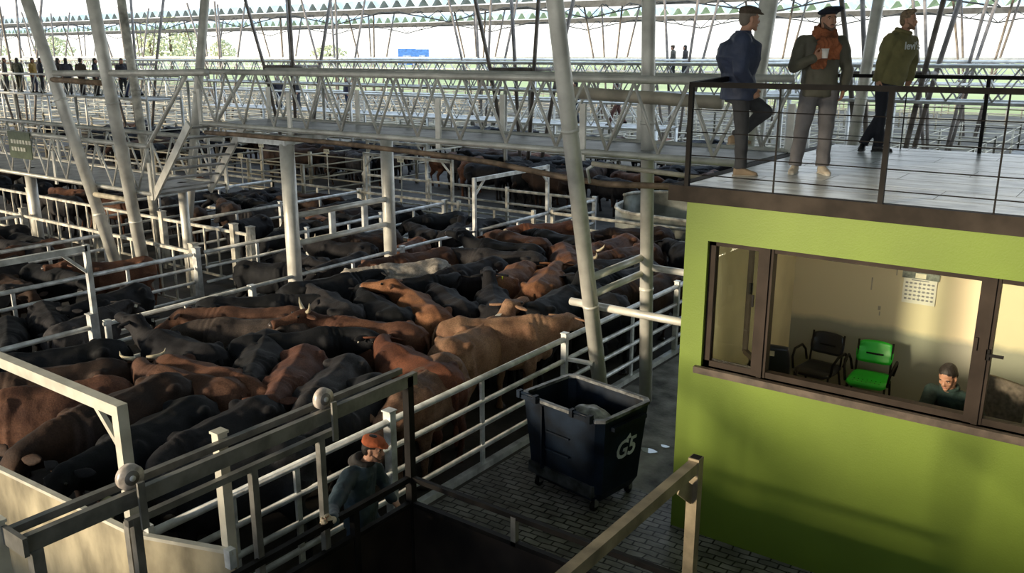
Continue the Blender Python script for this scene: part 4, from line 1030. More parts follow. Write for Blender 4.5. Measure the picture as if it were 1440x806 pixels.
for rp_, wp, c, ps, lab, ex in HERD:
    a = Vector(P(rp_[0], rp_[1], HZ)); b = Vector(P(wp[0], wp[1], HZ)); d = b-a; rz = math.atan2(d.y, d.x)
    # centre of the body: keep the end nearer the camera fixed by using the midpoint
    mid = (a+b)/2
    cows.append([mid.x, mid.y, rz, c, ps, lab, ex])
# gentle push apart of bodies inside the pen (capsules)
def axis_pts(c): 
    dx, dy = math.cos(c[2]), math.sin(c[2]); return [(c[0]+dx*t, c[1]+dy*t) for t in (-.58, -.2, .2, .58)]
def MOB(c): return c[6].get('pin', 1.0) if len(c) > 6 else 1.0
def relax(cs, bounds, its=160, rad=.68, k=.35):
    for _ in range(its):
        for i in range(len(cs)):
            for j in range(i+1, len(cs)):
                if abs(cs[i][0]-cs[j][0]) > 2.2 or abs(cs[i][1]-cs[j][1]) > 2.2: continue
                best = 9
                for p in axis_pts(cs[i]):
                    for q in axis_pts(cs[j]):
                        D = math.hypot(p[0]-q[0], p[1]-q[1])
                        if D < best: best, bp_, bq = D, p, q
                if best < rad:
                    D = max(best, .02); ux, uy = (bp_[0]-bq[0])/D, (bp_[1]-bq[1])/D; mv = (rad-best)*k*.5
                    mi, mj = MOB(cs[i]), MOB(cs[j]); cs[i][0] += ux*mv*mi; cs[i][1] += uy*mv*mi; cs[j][0] -= ux*mv*mj; cs[j][1] -= uy*mv*mj
        for c in cs:
            x0, x1, y0, y1 = bounds; ex = abs(math.cos(c[2]))*.62+.28; ey = abs(math.sin(c[2]))*.62+.28
            c[0] = min(max(c[0], x0+ex), x1-ex); c[1] = min(max(c[1], y0+ey), y1-ey)
            hx, hy = c[0]+1.3*math.cos(c[2]), c[1]+1.3*math.sin(c[2])
            c[0] += min(max(hx, x0+.1), x1-.1)-hx; c[1] += min(max(hy, y0+.1), y1-.1)-hy
PEN = (-12.2, -6.42, 3.45, 18.2)
relax(cows, PEN)
for x, y, rz, c, ps, lab, ex in cows:
    extra = None
    if ex.get('patch'):
        bd = CM[ps][0]; mb = MB()
        for pl in bd.polygons:
            c_ = pl.center
            if .70 < c_.x+.25*(c_.z-1.2) < .86 and -.02 < c_.y and c_.z > 1.12:
                q = [bd.vertices[i].co+bd.vertices[i].normal*.006 for i in pl.vertices]; mb.add(q, [tuple(range(len(q)))])
        extra = ('neck_patch', mb, mat('white_paper_patch', (.75,.73,.68), .7))
    cow(lab, x, y, rz, c, ps, ex.get('horns'), ex.get('tags', 0), ex.get('sc', 1.0), True, None, extra)
# cattle of the neighbouring pens: rows filled pen by pen
random.seed(21)
MIX = ['black']*12+['black2']*6+['dkbrown']*5+['grey']*2+['brown2']*2+['brown']
DESC = {'black':'black','black2':'faded black','dkbrown':'dark brown','grey':'dark grey','brown2':'brown','brown':'red-brown','orange':'orange-brown'}
PENS = [((-15.25,-12.65,3.2,10.0),'narrow pen left of the main herd',8),((-15.25,-12.7,10.4,17.8),'pen behind the two round columns',15),
        ((-18.6,-15.5,4.6,10.0),'pen at the left edge before the picket fence',8),((-22.5,-18.8,7.0,10.1),'far left pen before the picket fence',7),
        ((-18.6,-15.5,12.2,17.9),'pen behind the stair foot',14),((-22.5,-18.8,12.2,17.9),'pen beyond the leaning left columns',15),((-28,-22.7,12.2,17.9),'pen deep left beyond the low catwalk',16),
        ((-27.5,-22.8,8.5,10.1),'pen at the left border under the green sign',4),((-36,-28.2,12.2,17.9),'outermost left pen under the sign',12),
        ((-6.2,-4.2,12.5,18.2),'space behind the office',0),
        ((-15.2,-6.4,24.2,29.5),'pen beyond the curved sheet wall',22),((-24.3,-15.4,24.2,29.5),'pen across the alley behind the gate frames',30),((-33.4,-24.5,24.2,29.5),'distant pen behind the stair',26),
        ((-42.5,-33.6,21,29.5),'distant pen behind the leaning left columns',24),((-24.3,-15.4,33,38.6),'third row pen, right',16),((-33.4,-24.5,33,38.6),'third row pen, middle',16),((-51,-42.7,24,29.6),'distant left pen under the onlookers',14)]
tot = 0
for (x0, x1, y0, y1), desc, n in PENS:
    cs = []
    for k in range(int(n*.86+.5)):
        rz = random.choice([0, PI/2, PI, -PI/2])+random.uniform(-.45, .45)
        cs.append([random.uniform(x0+.5, x1-.5), random.uniform(y0+.5, y1-.5), rz, random.choice(MIX), random.choice(['fwd','low','left','right','up','low','fwd'])])
    relax(cs, (x0, x1, y0, y1), 40)
    for x, y, rz, c, ps in cs:
        if any(math.hypot(a_-u_, b_-v_) < .62 for a_, b_ in axis_pts([x, y, rz]) for u_, v_ in ((-23.5,12.7),(-22.5,13.2),(-21.4,13.05),(-20,13.2),(-22.7,10.6),(-17.3,11.3),(-5.9,14.2),(-23,12.6))): continue
        near = math.hypot(x, y) < 19.5
        tot += 1
        cow(f'{DESC[c]} cow in the {desc}', x, y, rz, c, ps, 'small' if random.random() < .07 else None, random.choice([0,0,0,1,2]) if near else 0, random.uniform(.80,.88) if y < 18.5 else random.uniform(.9,1.0), near, f'{DESC[c]} cattle in the {desc}')
# ---------------------------------------------------------------- people
SKIN = mat('skin', (.50,.27,.18), .5, 0, .06, 10)
SKIN2 = mat('skin_tanned', (.42,.22,.14), .5, 0, .06, 10)
def clothmat(name, col, rough=.8, bump=.5, bs=14, var=.12): return mat(name, col, rough, 0, var, 5, bump, bs)
HAIRD = mat('dark_hair', (.02,.015,.012), .6, 0, .2, 40, .4, 60)
HAIRL = mat('light_brown_hair', (.22,.15,.09), .6, 0, .2, 40, .4, 60)
EYEW = mat('eye_white', (.7,.66,.6), .3); EYED = mat('eye_dark', (.02,.014,.01), .2); LIP = mat('lips', (.38,.15,.12), .5)
def cap(mb, a, b, ra, rb, n=14):
    "tapered limb with rounded ends"
    a, b = Vector(a), Vector(b); d = (b-a); L = d.length
    if L < 1e-4: return mb.ell(a, (ra,)*3)
    d /= L; pts = []; rs = []
    for k in (-.95, -.7, -.35): pts.append(a+d*ra*k); rs.append(ra*math.sqrt(max(0.01, 1-k*k)))
    for t in (0, .33, .66, 1): pts.append(a.lerp(b, t)); rs.append(ra+(rb-ra)*t)
    for k in (.35, .7, .95): pts.append(b+d*rb*k); rs.append(rb*math.sqrt(max(0.01, 1-k*k)))
    return mb.path(pts, rs, n)
def hand(mb, wrist, dirv, palm_n, thumb, curl=.3, s=1.0, grip=False):
    "palm, four unequal fingers with knuckle bends and a thumb from the side of the palm"
    w = Vector(wrist); d = Vector(dirv).normalized(); nrm = (Vector(palm_n)-d*Vector(palm_n).dot(d)).normalized(); sd_ = d.cross(nrm).normalized()
    if sd_.dot(Vector(thumb)) < 0: sd_ = -sd_
    c = w+d*.045*s
    mb.secs([(w+d*t*s, sd_, nrm, a*s, b*s, b*s) for t, a, b in ((-.01,.026,.019),(.02,.032,.019),(.055,.040,.017),(.085,.041,.014),(.095,.036,.010))], 14, 2.6)
    for i, (o, L, r) in enumerate(((.030,.068,.0092),(.010,.078,.0096),(-.011,.072,.0092),(-.031,.057,.0082))):
        p0 = w+d*.082*s+sd_*o*s; cu = curl*(1+.08*i); pts = [p0]; dd = d.copy(); p = p0
        for f, ln in enumerate((.45,.32,.23)):
            an = cu*(1.0 if f == 0 else 1.15)
            dd = (dd*math.cos(an)+nrm*math.sin(an)).normalized() if f == 0 else (Matrix.Rotation(0,3,'X') @ dd*math.cos(an)+(nrm*math.cos(cu*f*1.1)-d*math.sin(cu*f*1.1)).normalized()*math.sin(an)).normalized()
            p = p+dd*L*ln*s; pts.append(p)
        for f in range(3): cap(mb, pts[f], pts[f+1], r*s*(1-.08*f), r*s*(.94-.08*f), 10)
    t0 = w+d*.028*s+sd_*.026*s; t1 = t0+(sd_*.75+d*.6+nrm*.25).normalized()*.036*s; t2 = t1+(d*.9+sd_*.15+nrm*(.35+.5*curl)).normalized()*.03*s; t3 = t2+(d*.8-sd_*.1+nrm*(.4+.6*curl)).normalized()*.024*s
    for a, b, ra, rb in ((t0,t1,.014,.012),(t1,t2,.0115,.0105),(t2,t3,.0102,.0085)): cap(mb, a, b, ra*s, rb*s, 10)
def head_frame(c, yaw, pitch=0, roll=0):
    M = Matrix.Translation(Vector(c)) @ Euler((0,0,yaw)).to_matrix().to_4x4() @ Matrix.Rotation(-pitch, 4, 'Y') @ Matrix.Rotation(roll, 4, 'X')
    return M
def add_head(mb, M, s=1.0):
    "head facing local +X, built from fused volumes"
    h = MB()
    h.ell((-.012,0,.045), (.098,.077,.092)); h.ell((.018,0,-.01), (.078,.068,.092))
    h.secs([((.030,0,-.095), (0,1,0), (1,0,0), .036, .052, .05), ((.028,0,-.07), (0,1,0), (1,0,0), .052, .060, .07), ((.024,0,-.03), (0,1,0), (1,0,0), .062, .063, .08), ((.02,0,.02), (0,1,0), (1,0,0), .068, .070, .08)], 16, 2.3)
    h.ell((.070,0,-.098), (.022,.026,.017)); 
    h.path([(.080,0,.022), (.096,0,-.002), (.108,0,-.024)], [.009,.012,.0155], 10); h.ell((.098,0,-.031), (.014,.019,.009))
    h.ell((.076,0,.030), (.016,.055,.010)); h.ell((.086,0,-.056), (.010,.023,.006)); h.ell((.084,0,-.067), (.009,.020,.006))
    for sy in (-1,1):
        h.ell((.058,sy*.043,-.022), (.024,.019,.020)); h.ell((-.006,sy*.078,-.004), (.018,.009,.032), (0,0,sy*.3)); h.ell((.0,sy*.06,-.055), (.035,.014,.035))
    mb.add([M @ (Vector(v)*s) for v in h.v], h.f)
def xf(mb, M, s=1.0):
    o = MB(); return o.add([M @ (Vector(v)*s) for v in mb.v], mb.f)
def person(label, root, rz, J, mats, hat=None, hair=None, look=0, pitch=0, beard=None, build=1.0, vox=.0085, jacket='jacket', hands=None, coat_len=.12, group=None, hood=False, faces=True, pants_w=1.0, sc=1.0, bulk=1.0, tw=.235, td=.13, shoe_dir=None):
    """J: joints in the root frame (x right in the photo, y away from the camera, z up)
    pelvis chest neck head sh_l el_l wr_l sh_r el_r wr_r hip_l kn_l an_l hip_r kn_r an_r; toes: directions"""
    r = thing('person', root, label, 'person', group, rz, sc)
    V = {k: Vector(v) for k, v in J.items() if k not in ('facing',)}
    fw = Vector(J['facing']).normalized(); sd_ = Vector((0,0,1)).cross(fw).normalized()   # left of the body
    up_t = (V['neck']-V['pelvis']).normalized(); fwt = (fw-up_t*fw.dot(up_t)).normalized(); sdt = up_t.cross(fwt).normalized()
    pel, che, nek = V['pelvis'], V['chest'], V['neck']
    # --- body (skin), one continuous surface
    b = MB()
    b.secs([(pel-up_t*.10, sdt, fwt, .13, .09, .10), (pel, sdt, fwt, .16, .10, .11), (pel.lerp(che,.45), sdt, fwt, .135, .09, .09), (che, sdt, fwt, .165, .11, .10), (che.lerp(nek,.6), sdt, fwt, .15, .08, .09), (nek-up_t*.03, sdt, fwt, .08, .06, .07)], 18, 2.2)
    cap(b, nek-up_t*.05, V['head']-Vector((0,0,.05))-fw*.015, .062, .056)
    HM = head_frame(V['head'], math.atan2(fw.y, fw.x)+look, pitch)
    add_head(b, HM)
    for s in 'lr':
        cap(b, V['sh_'+s], V['el_'+s], .050, .038); cap(b, V['el_'+s], V['wr_'+s], .038, .026); b.ell(V['sh_'+s], (.058,.058,.058)); cap(b, che.lerp(nek,.6), V['sh_'+s], .07, .055)
        if hands and s in hands:
            hd_, pn, th, cu = hands[s]; hand(b, V['wr_'+s], hd_, pn, th, cu)
        else:
            d = (V['wr_'+s]-V['el_'+s]).normalized(); hand(b, V['wr_'+s], d, fw*.3-sd_*(1 if s == 'l' else -1), fw, .45)
        cap(b, V['hip_'+s], V['kn_'+s], .080, .052); cap(b, V['kn_'+s], V['an_'+s], .052, .036)
        td_ = Vector(shoe_dir[s]).normalized() if shoe_dir else fw
        cap(b, V['an_'+s]-Vector((0,0,.04)), V['an_'+s]-Vector((0,0,.05))+td_*.12, .035, .028)
    me = remesh(b, 'person_body', vox if vox < .01 else vox, 1, .4); link('body', me, r, mats.get('skin', SKIN))
    # --- trousers
    if 'trousers' in mats:
        t = MB(); pw = pants_w
        t.secs([(pel-up_t*.13, sdt, fwt, .15*pw, .10, .125), (pel-up_t*.04, sdt, fwt, .178, .115, .135), (pel+up_t*.07, sdt, fwt, .165, .11, .115)], 18, 2.3)
        for s in 'lr':
            cap(t, V['hip_'+s], V['kn_'+s], .100*pw, .074*pw); 
            kn, an = V['kn_'+s], V['an_'+s]
            t.path([kn+Vector((0,0,.03)), kn, kn.lerp(an,.5), kn.lerp(an,.85), kn.lerp(an,1.0)], [.06*pw,.073*pw,.068*pw,.066*pw,.068*pw], 16)
        me = remesh(t, 'trousers', .013, 2, .4)
        displace(me, lambda c: noise.noise(c*9)*.010+noise.noise(c*22)*.004)
        link('trousers', me, r, mats['trousers'])
    # --- jacket / jumper
    if 'top' in mats:
        j = MB(); bl = bulk
        hem = pel-up_t*coat_len
        S = [(hem, .180, .120, .130), (pel+up_t*.02, .185, .128, .128), (pel.lerp(che,.5), .170*1.02, .125, .115), (che, tw*.86, td+.0, td*.92), (che.lerp(nek,.55), tw*.80, td*.86, td*.86), (nek-up_t*.045, .115, .08, .085), (nek+up_t*.01, .072, .068, .068)]
        j.secs([(c, sdt, fwt, a*bl, f_*bl, k*bl) for c, a, f_, k in S], 22, 2.3)
        for s in 'lr':
            sh, el, wr = V['sh_'+s], V['el_'+s], V['wr_'+s]
            cap(j, sh, el, .076*bl, .062*bl); cap(j, el, wr.lerp(el,.06), .061*bl, .047*bl); cap(j, che.lerp(nek,.55), sh, .09*bl, .074*bl)
        me = remesh(j, 'jacket', .012, 2, .45)
        displace(me, lambda c: noise.noise(c*7+Vector((3,1,5)))*.013+noise.noise(c*19)*.006)
        jk = link(jacket, me, r, mats['top'])
        co = MB()
        if hood:
            co.ell(nek-fwt*.085-up_t*.01, (.075,.10,.055), (0,.3,math.atan2(fw.y,fw.x))); co.path([nek+fwt*.085*math.cos(a)+sdt*.10*math.sin(a)+up_t*(.01+.035*(1-math.cos(a))*.5) for a in [2*PI*k/14 for k in range(15)]], .028, 10)
            link('hood', remesh(co, 'hood', .012, 2), r, mats.get('hood', mats['top']))
        else:
            ps = [nek+fwt*(.068*math.cos(a))+sdt*.078*math.sin(a)+up_t*.015 for a in [2*PI*k/14 for k in range(15)]]
            co.path(ps, .020, 10); link('collar', remesh(co, 'collar', .009, 1), r, mats.get('collar', mats['top']))
    # --- shoes
    for s in 'lr':
        td_ = Vector(shoe_dir[s]).normalized() if shoe_dir else fw
        up_ = Vector((0,0,1)); sx = up_.cross(td_).normalized(); a0 = V['an_'+s]; base = Vector((a0.x, a0.y, a0.z-.085)); flat = (up_.cross(td_).cross(up_)).normalized()
        if shoe_dir and abs(td_.z) > .3: flat = td_; upn = sx.cross(flat) * -1 if sx.cross(flat).z < 0 else sx.cross(flat); up_ = upn
        sh = MB(); sh.secs([(base-flat*.075+up_*.045, sx, up_, .028, .04, .035), (base-flat*.055+up_*.05, sx, up_, .036, .055, .045), (base+up_*.055, sx, up_, .039, .06, .05), (base+flat*.06+up_*.045, sx, up_, .042, .04, .042), (base+flat*.12+up_*.036, sx, up_, .046, .026, .034), (base+flat*.17+up_*.03, sx, up_, .036, .016, .028), (base+flat*.185+up_*.028, sx, up_, .02, .01, .02)], 14, 2.4)
        so = link('shoe', remesh(sh, 'shoe', .008, 1), r, mats.get('shoe', BLACKST))
        sl = MB(); sl.secs([(base+flat*t+up_*.008, sx, up_, w, .012, .008) for t, w in ((-.085,.025),(-.06,.038),(0,.041),(.08,.047),(.14,.045),(.19,.024))], 14, 3); s2 = sl.build('sole', mats.get('sole', PLM), so, True, world=False)
    # --- head gear, hair, face
    if faces:
        e = MB(); e2 = MB(); br = MB()
        for sy in (-1,1):
            q = MB().ell((.0735,sy*.031,.012), (.010,.0135,.008), None, 10, 6); xf(q, HM).build('eye', EYEW, r, True, world=False)
            q = MB().ell((.0815,sy*.031,.012), (.004,.006,.006), None, 8, 5); xf(q, HM).build('iris', EYED, r, True, world=False)
            q = MB().path([(.084,sy*.014,.028), (.087,sy*.032,.034), (.076,sy*.052,.027)], [.004,.0055,.003], 6); xf(q, HM).build('eyebrow', mats.get('hair', HAIRD), r, True, world=False)
        xf(MB().ell((.0935,0,-.0615), (.005,.021,.006), None, 10, 6), HM).build('lips', LIP, r, True, world=False)
        if beard:
            q = MB(); q.secs([((.026,0,-.106), (0,1,0), (1,0,0), .034, .050, .03), ((.024,0,-.085), (0,1,0), (1,0,0), .056, .064, .05), ((.020,0,-.05), (0,1,0), (1,0,0), .067, .058, .05), ((.012,0,-.02), (0,1,0), (1,0,0), .0715, .035, .05)], 16, 2.3)
            q.path([(.088,-.03,-.055), (.102,0,-.046), (.088,.03,-.055)], [.004,.007,.004], 8); q.ell((.076,0,-.1), (.02,.024,.016))
            link('beard', remesh(xf(q, HM), 'beard', .006, 1), r, beard)
    if hair:
        q = MB(); st = hair
        q.ell((-.020,0,.058), (.100,.083,.088)); q.ell((-.055,0,.01), (.06,.078,.085))
        if st == 'quiff': q.ell((.045,0,.125), (.05,.06,.028), (0,-.25,0)); q.ell((0,0,.125), (.075,.065,.03))
        if st == 'long': q.ell((-.05,0,-.06), (.065,.085,.12))
        me = remesh(xf(q, HM), 'hair', .007, 1)
        inv = HM.inverted(); bm = bmesh.new(); bm.from_mesh(me)
        kill = [v for v in bm.verts if (lambda p: p.x > .045 and p.z < .070+.2*(p.x-.045))(inv @ v.co)]
        bmesh.ops.delete(bm, geom=kill, context='VERTS'); bm.to_mesh(me); bm.free()
        link('hair', me, r, mats.get('hair', HAIRD))
    if hat == 'flat':
        q = MB(); q.ell((-.004,0,.095), (.118,.100,.045), (0,.10,0)); q.ell((-.02,0,.075), (.105,.090,.05)); q.secs([((.06,0,.075), (0,1,0), (0,0,1), .075, .012, .012), ((.10,0,.068), (0,1,0), (0,0,1), .070, .009, .009), ((.135,0,.058), (0,1,0), (0,0,1), .048, .006, .006), ((.148,0,.053), (0,1,0), (0,0,1), .025, .004, .004)], 16, 2.4)
        link('flat_cap', remesh(xf(q, HM), 'flat_cap', .008, 2), r, mats['hat'])
    if hat == 'beret':
        q = MB(); q.ell((-.02,.02,.100), (.135,.140,.040), (.22,.05,0)); q.ell((-.01,0,.072), (.100,.086,.035)); q.tube((-.02,.02,.135), (-.02,.022,.155), .004)
        link('beret', remesh(xf(q, HM), 'beret', .008, 2), r, mats['hat'])
    return r, V, HM

TH_ = YAW
# local frame: +x = picture right, +y = away
def root_at(u, v, z): 
    x, y = P(u, v, z); return (x, y, z)
def lean(J, k, top=None):
    "take the outward lean that a wide picture gives upright figures back out of the joint positions"
    return {q: (v if q == 'facing' else (v[0]-k*v[2], v[1], v[2])) for q, v in J.items()}
# man 1: navy quilted jacket, flat cap, profile to the right, one knee raised
navy = clothmat('navy_quilted_cloth', (.030,.043,.090), .6, .8, 9)
J = dict(facing=(1,.12,0), pelvis=(-.05,0,.92), chest=(-.07,0,1.26), neck=(-.01,0,1.50), head=(.055,0,1.645),
 sh_l=(-.03,.19,1.42), el_l=(.0,.27,1.13), wr_l=(.12,.19,.97), sh_r=(-.06,-.19,1.42), el_r=(-.10,-.27,1.13), wr_r=(.05,-.20,.93),
 hip_l=(-.03,.09,.88), kn_l=(.28,.10,.69), an_l=(-.02,.22,.40), hip_r=(-.05,-.09,.88), kn_r=(-.02,-.07,.48), an_r=(-.02,-.05,.085))
m1, V1_, H1 = person('man in a navy quilted jacket and brown flat cap standing in profile, one knee raised', root_at(1042, 247, 3.856), TH_, lean(J, .045),
 dict(skin=SKIN, trousers=clothmat('dark_grey_trousers', (.045,.048,.055)), top=navy, hat=clothmat('brown_tweed', (.085,.062,.045), .9, .6, 40), shoe=mat('tan_suede_shoe', (.28,.21,.14), .8), sole=mat('sole_grey', (.3,.27,.22), .7), hair=mat('grey_hair', (.2,.17,.14), .7)),
 hat='flat', hair='short', look=.05, pitch=-.02, bulk=1.32, coat_len=.10, tw=.26, td=.175, shoe_dir={'l': (1,.1,-.2), 'r': (1,-.05,0)})

# man 2: olive jacket, rust scarf, beret, coffee cup
J = dict(facing=(.10,-1,0), pelvis=(.0,0,.96), chest=(.02,.02,1.27), neck=(.055,.01,1.50), head=(.085,-.03,1.645),
 sh_r=(-.175,.02,1.42), el_r=(-.29,-.04,1.16), wr_r=(-.13,-.22,1.25), sh_l=(.235,.02,1.41), el_l=(.33,.05,1.13), wr_l=(.25,-.05,.92),
 hip_r=(-.09,0,.90), kn_r=(-.20,-.05,.48), an_r=(-.265,-.02,.085), hip_l=(.11,0,.90), kn_l=(.06,-.06,.48), an_l=(.02,-.09,.085))
m2, V2_, H2 = person('man in an olive jacket, rust scarf and dark beret holding a small white cup', root_at(1150, 243, 3.856), TH_, lean(J, .075),
 dict(skin=SKIN2, trousers=clothmat('grey_flannel_trousers', (.15,.145,.155), .85, .4, 20), top=clothmat('olive_waxed_cloth', (.10,.095,.07), .6, .6, 10), hat=clothmat('dark_navy_wool', (.012,.014,.028), .9, .4, 50), shoe=mat('cream_shoe', (.55,.48,.38), .7), sole=mat('white_sole', (.6,.57,.5), .6)),
 hat='beret', hair='short', look=.0, beard=mat('stubble', (.10,.065,.05), .8), hands={'r': ((.5,.0,.28),(.0,-.75,.45),(0,0,1),.85), 'l': ((-.15,-.1,-.9),(-.6,0,0),(0,-1,0),.4)}, bulk=1.08, coat_len=.12, pants_w=1.12, shoe_dir={'r': (-.55,-1,0), 'l': (.05,-1,0)})
cup = thing('paper_cup', tuple(world_mat(m2) @ (V2_['wr_r']+Vector((.095,-.045,.01)))), 'small white paper cup held by the man in the olive jacket', 'cup')
MB().path([(0,0,-.01), (0,0,.085)], [.028,.037], 20).build('cup_body', mat('white_paper', (.8,.78,.74), .6), cup, True, world=False)
MB().path([(0,0,.083), (0,0,.090)], [.040,.040], 20).build('lid', MATS['white_paper'], cup, True, world=False)
RUST = clothmat('rust_knit', (.30,.10,.042), .95, .9, 35, .25)
sc_ = MB(); nk = V2_['neck']
for k, (rr_, dz) in enumerate(((.098,.0),(.092,.035),(.105,-.03))):
    sc_.path([nk+Vector((rr_*math.sin(a), -rr_*.9*math.cos(a)-.01, .015+dz-.03*math.cos(a))) for a in [2*PI*i/14 for i in range(15)]], .034, 10)
sc_.secs([(nk+Vector((-.04,-.13,-.03)), (1,0,0), (0,1,0), .06,.03,.03), (nk+Vector((-.06,-.165,-.14)), (1,0,0), (0,1,0), .075,.028,.025), (nk+Vector((-.09,-.175,-.27)), (1,0,0), (0,1,0), .085,.022,.02), (nk+Vector((-.10,-.175,-.36)), (1,0,0), (0,1,0), .085,.016,.015)], 16, 2.4)
sc_.secs([(nk+Vector((.05,-.13,-.03)), (1,0,0), (0,1,0), .055,.03,.03), (nk+Vector((.07,-.16,-.12)), (1,0,0), (0,1,0), .07,.028,.025), (nk+Vector((.06,-.17,-.26)), (1,0,0), (0,1,0), .07,.018,.018)], 16, 2.4)
me = remesh(sc_, 'scarf', .009, 1, .4)
displace(me, lambda c: .007*math.sin(c.x*110+8*noise.noise(c*9))+noise.noise(c*30)*.005)
link('scarf', me, m2, RUST)
for z in (1.2,1.1,1.0): pass
# man 3: olive hoodie
J = dict(facing=(.35,-.94,0), pelvis=(.10,0,1.00), chest=(.20,0,1.33), neck=(.265,-.01,1.56), head=(.32,-.05,1.715),
 sh_r=(.07,-.10,1.47), el_r=(-.06,-.12,1.19), wr_r=(-.09,-.10,.98), sh_l=(.44,.12,1.45), el_l=(.46,.16,1.17), wr_l=(.40,.10,.97),
 hip_r=(-.02,-.05,.94), kn_r=(-.06,-.10,.50), an_r=(-.06,-.02,.085), hip_l=(.09,.05,.94), kn_l=(-.02,-.05,.52), an_l=(-.27,-.02,.10))
m3, V3_, H3 = person('man in an olive hoodie and dark trousers leaning at the back of the roof deck', root_at(1240, 213, 3.856), TH_, lean(J, .10),
 dict(skin=SKIN, trousers=clothmat('navy_trousers', (.010,.012,.022)), top=clothmat('olive_cotton', (.20,.18,.075), .85, .5, 12), shoe=mat('black_sneaker', (.015,.015,.017), .5), sole=mat('dark_sole', (.05,.05,.05), .6), hair=HAIRL),
 hair='quiff', look=.5, beard=mat('light_stubble', (.24,.14,.09), .8), hood=True, bulk=1.24, coat_len=.10, tw=.26, shoe_dir={'r': (1,-.25,0), 'l': (-.55,-1,0)})
WLET = mat('white_print', (.75,.78,.78), .7)
me = text_mesh("levi's", .135, .004, True); me.transform(Matrix.Rotation(PI/2, 4, 'X')); me.transform(Matrix.Rotation(math.radians(20.4), 4, 'Z'))
cc = V3_['chest'].lerp(V3_['neck'], .28)+Vector((.35,-.94,0)).normalized()*.205+Vector((.035,.03,0)); me.transform(Matrix.Translation(cc)); link('chest_lettering', me, m3, WLET)
sw = MB(); 
pts = [(0,0),(.03,-.012),(.09,.02),(.035,.0),(.012,.012)]
sw.add([(x_-.06+.03, -.085-.0, .05+y_) for x_, y_ in pts]+[(x_-.06+.03, -.080, .05+y_) for x_, y_ in pts], [(0,1,2,3,4), (9,8,7,6,5)]); sw.build('shoe_mark', WLET, m3, world=False)
# stockman in the alley
sx0, sy0 = -5.58, 5.33
fwv = Vector((-math.sin(YAW), math.cos(YAW), 0)); rtv = Vector((math.cos(YAW), math.sin(YAW), 0))
def loc(p, root=(sx0, sy0, 0)): d = Vector(p)-Vector(root); return Vector((d.dot(rtv), d.dot(fwv), d.z))
hb = loc((-5.06, 4.32, 1.45))
J = dict(facing=(.92,-.25,0), pelvis=(-.08,.0,.90), chest=(-.11,0,1.20), neck=(-.03,-.02,1.42), head=(.065,-.04,1.555),
 sh_r=(-.15,-.17,1.34), el_r=((hb.x-.15)*.5-.06, (hb.y-.17)*.5, 1.26), wr_r=(hb.x+.06, hb.y+.03, 1.42), sh_l=(.0,.17,1.33), el_l=(.10,.23,1.08), wr_l=(.2,.12,.95),
 hip_r=(-.11,-.09,.86), kn_r=(-.16,-.12,.47), an_r=(-.25,-.12,.085), hip_l=(-.05,.09,.86), kn_l=(.10,.10,.48), an_l=(.06,.10,.085))
m4, V4_, H4 = person('stockman in a rust cap and teal jacket gripping the gate bar with a gloved hand', (sx0, sy0, 0.0), YAW, J,
 dict(skin=SKIN, trousers=clothmat('faded_blue_jeans', (.045,.07,.11), .85), top=clothmat('dark_teal_jacket_cloth', (.030,.052,.070), .6, .8, 11), hood=clothmat('charcoal_fleece', (.03,.028,.028), .9), hat=clothmat('rust_felt', (.48,.12,.045), .9, .4, 40), shoe=mat('rubber_boot', (.02,.02,.02), .4)),
 hat='flat', hair='short', look=.0, pitch=-.15, beard=mat('dark_moustache_stubble', (.14,.08,.06), .8), hood=True, bulk=1.12, coat_len=.14, hands={'r': ((-.75,-.5,.15), (.5,-.75,0), (0,0,1), .95), 'l': ((.5,-.2,-.5),(0,0,-1),(0,1,0),.4)})
gl = MB(); hand(gl, V4_['wr_r'], (-.75,-.5,.15), (.5,-.75,0), (0,0,1), .95, 1.16); cap(gl, V4_['wr_r'], V4_['wr_r'].lerp(V4_['el_r'], .12), .036, .038)
link('work_glove', remesh(gl, 'glove', .006, 1), m4, mat('pale_leather_glove', (.66,.55,.40), .7, 0, .1, 20))
# seated clerk in the office
root = (-1.28, 9.28, FZ)
def L2(x, y, z): return (x, y, z)
J = dict(facing=(-.75,-.66,0), pelvis=(.05,.08,.50), chest=(0,0,.85), neck=(-.05,-.05,1.07), head=(-.11,-.10,1.20),
 sh_r=(-.17,.06,.99), el_r=(-.36,-.14,.84), wr_r=(-.20,-.34,.80), sh_l=(.13,-.16,.98), el_l=(.16,-.34,.80), wr_l=(.0,-.45,.79),
 hip_r=(-.02,.12,.50), kn_r=(-.38,-.18,.50), an_r=(-.36,-.2,.09), hip_l=(.12,0,.50), kn_l=(-.15,-.36,.50), an_l=(-.14,-.36,.09))
m5, V5_, H5 = person('dark haired man in a dark green jumper sitting at a laptop inside the office', root, YAW, J,
 dict(skin=SKIN2, trousers=clothmat('navy_trousers', (.010,.012,.022)), top=clothmat('dark_green_knit', (.014,.035,.030), .85, .5, 25)),
 hair='short', look=.0, pitch=-.45, coat_len=.05)
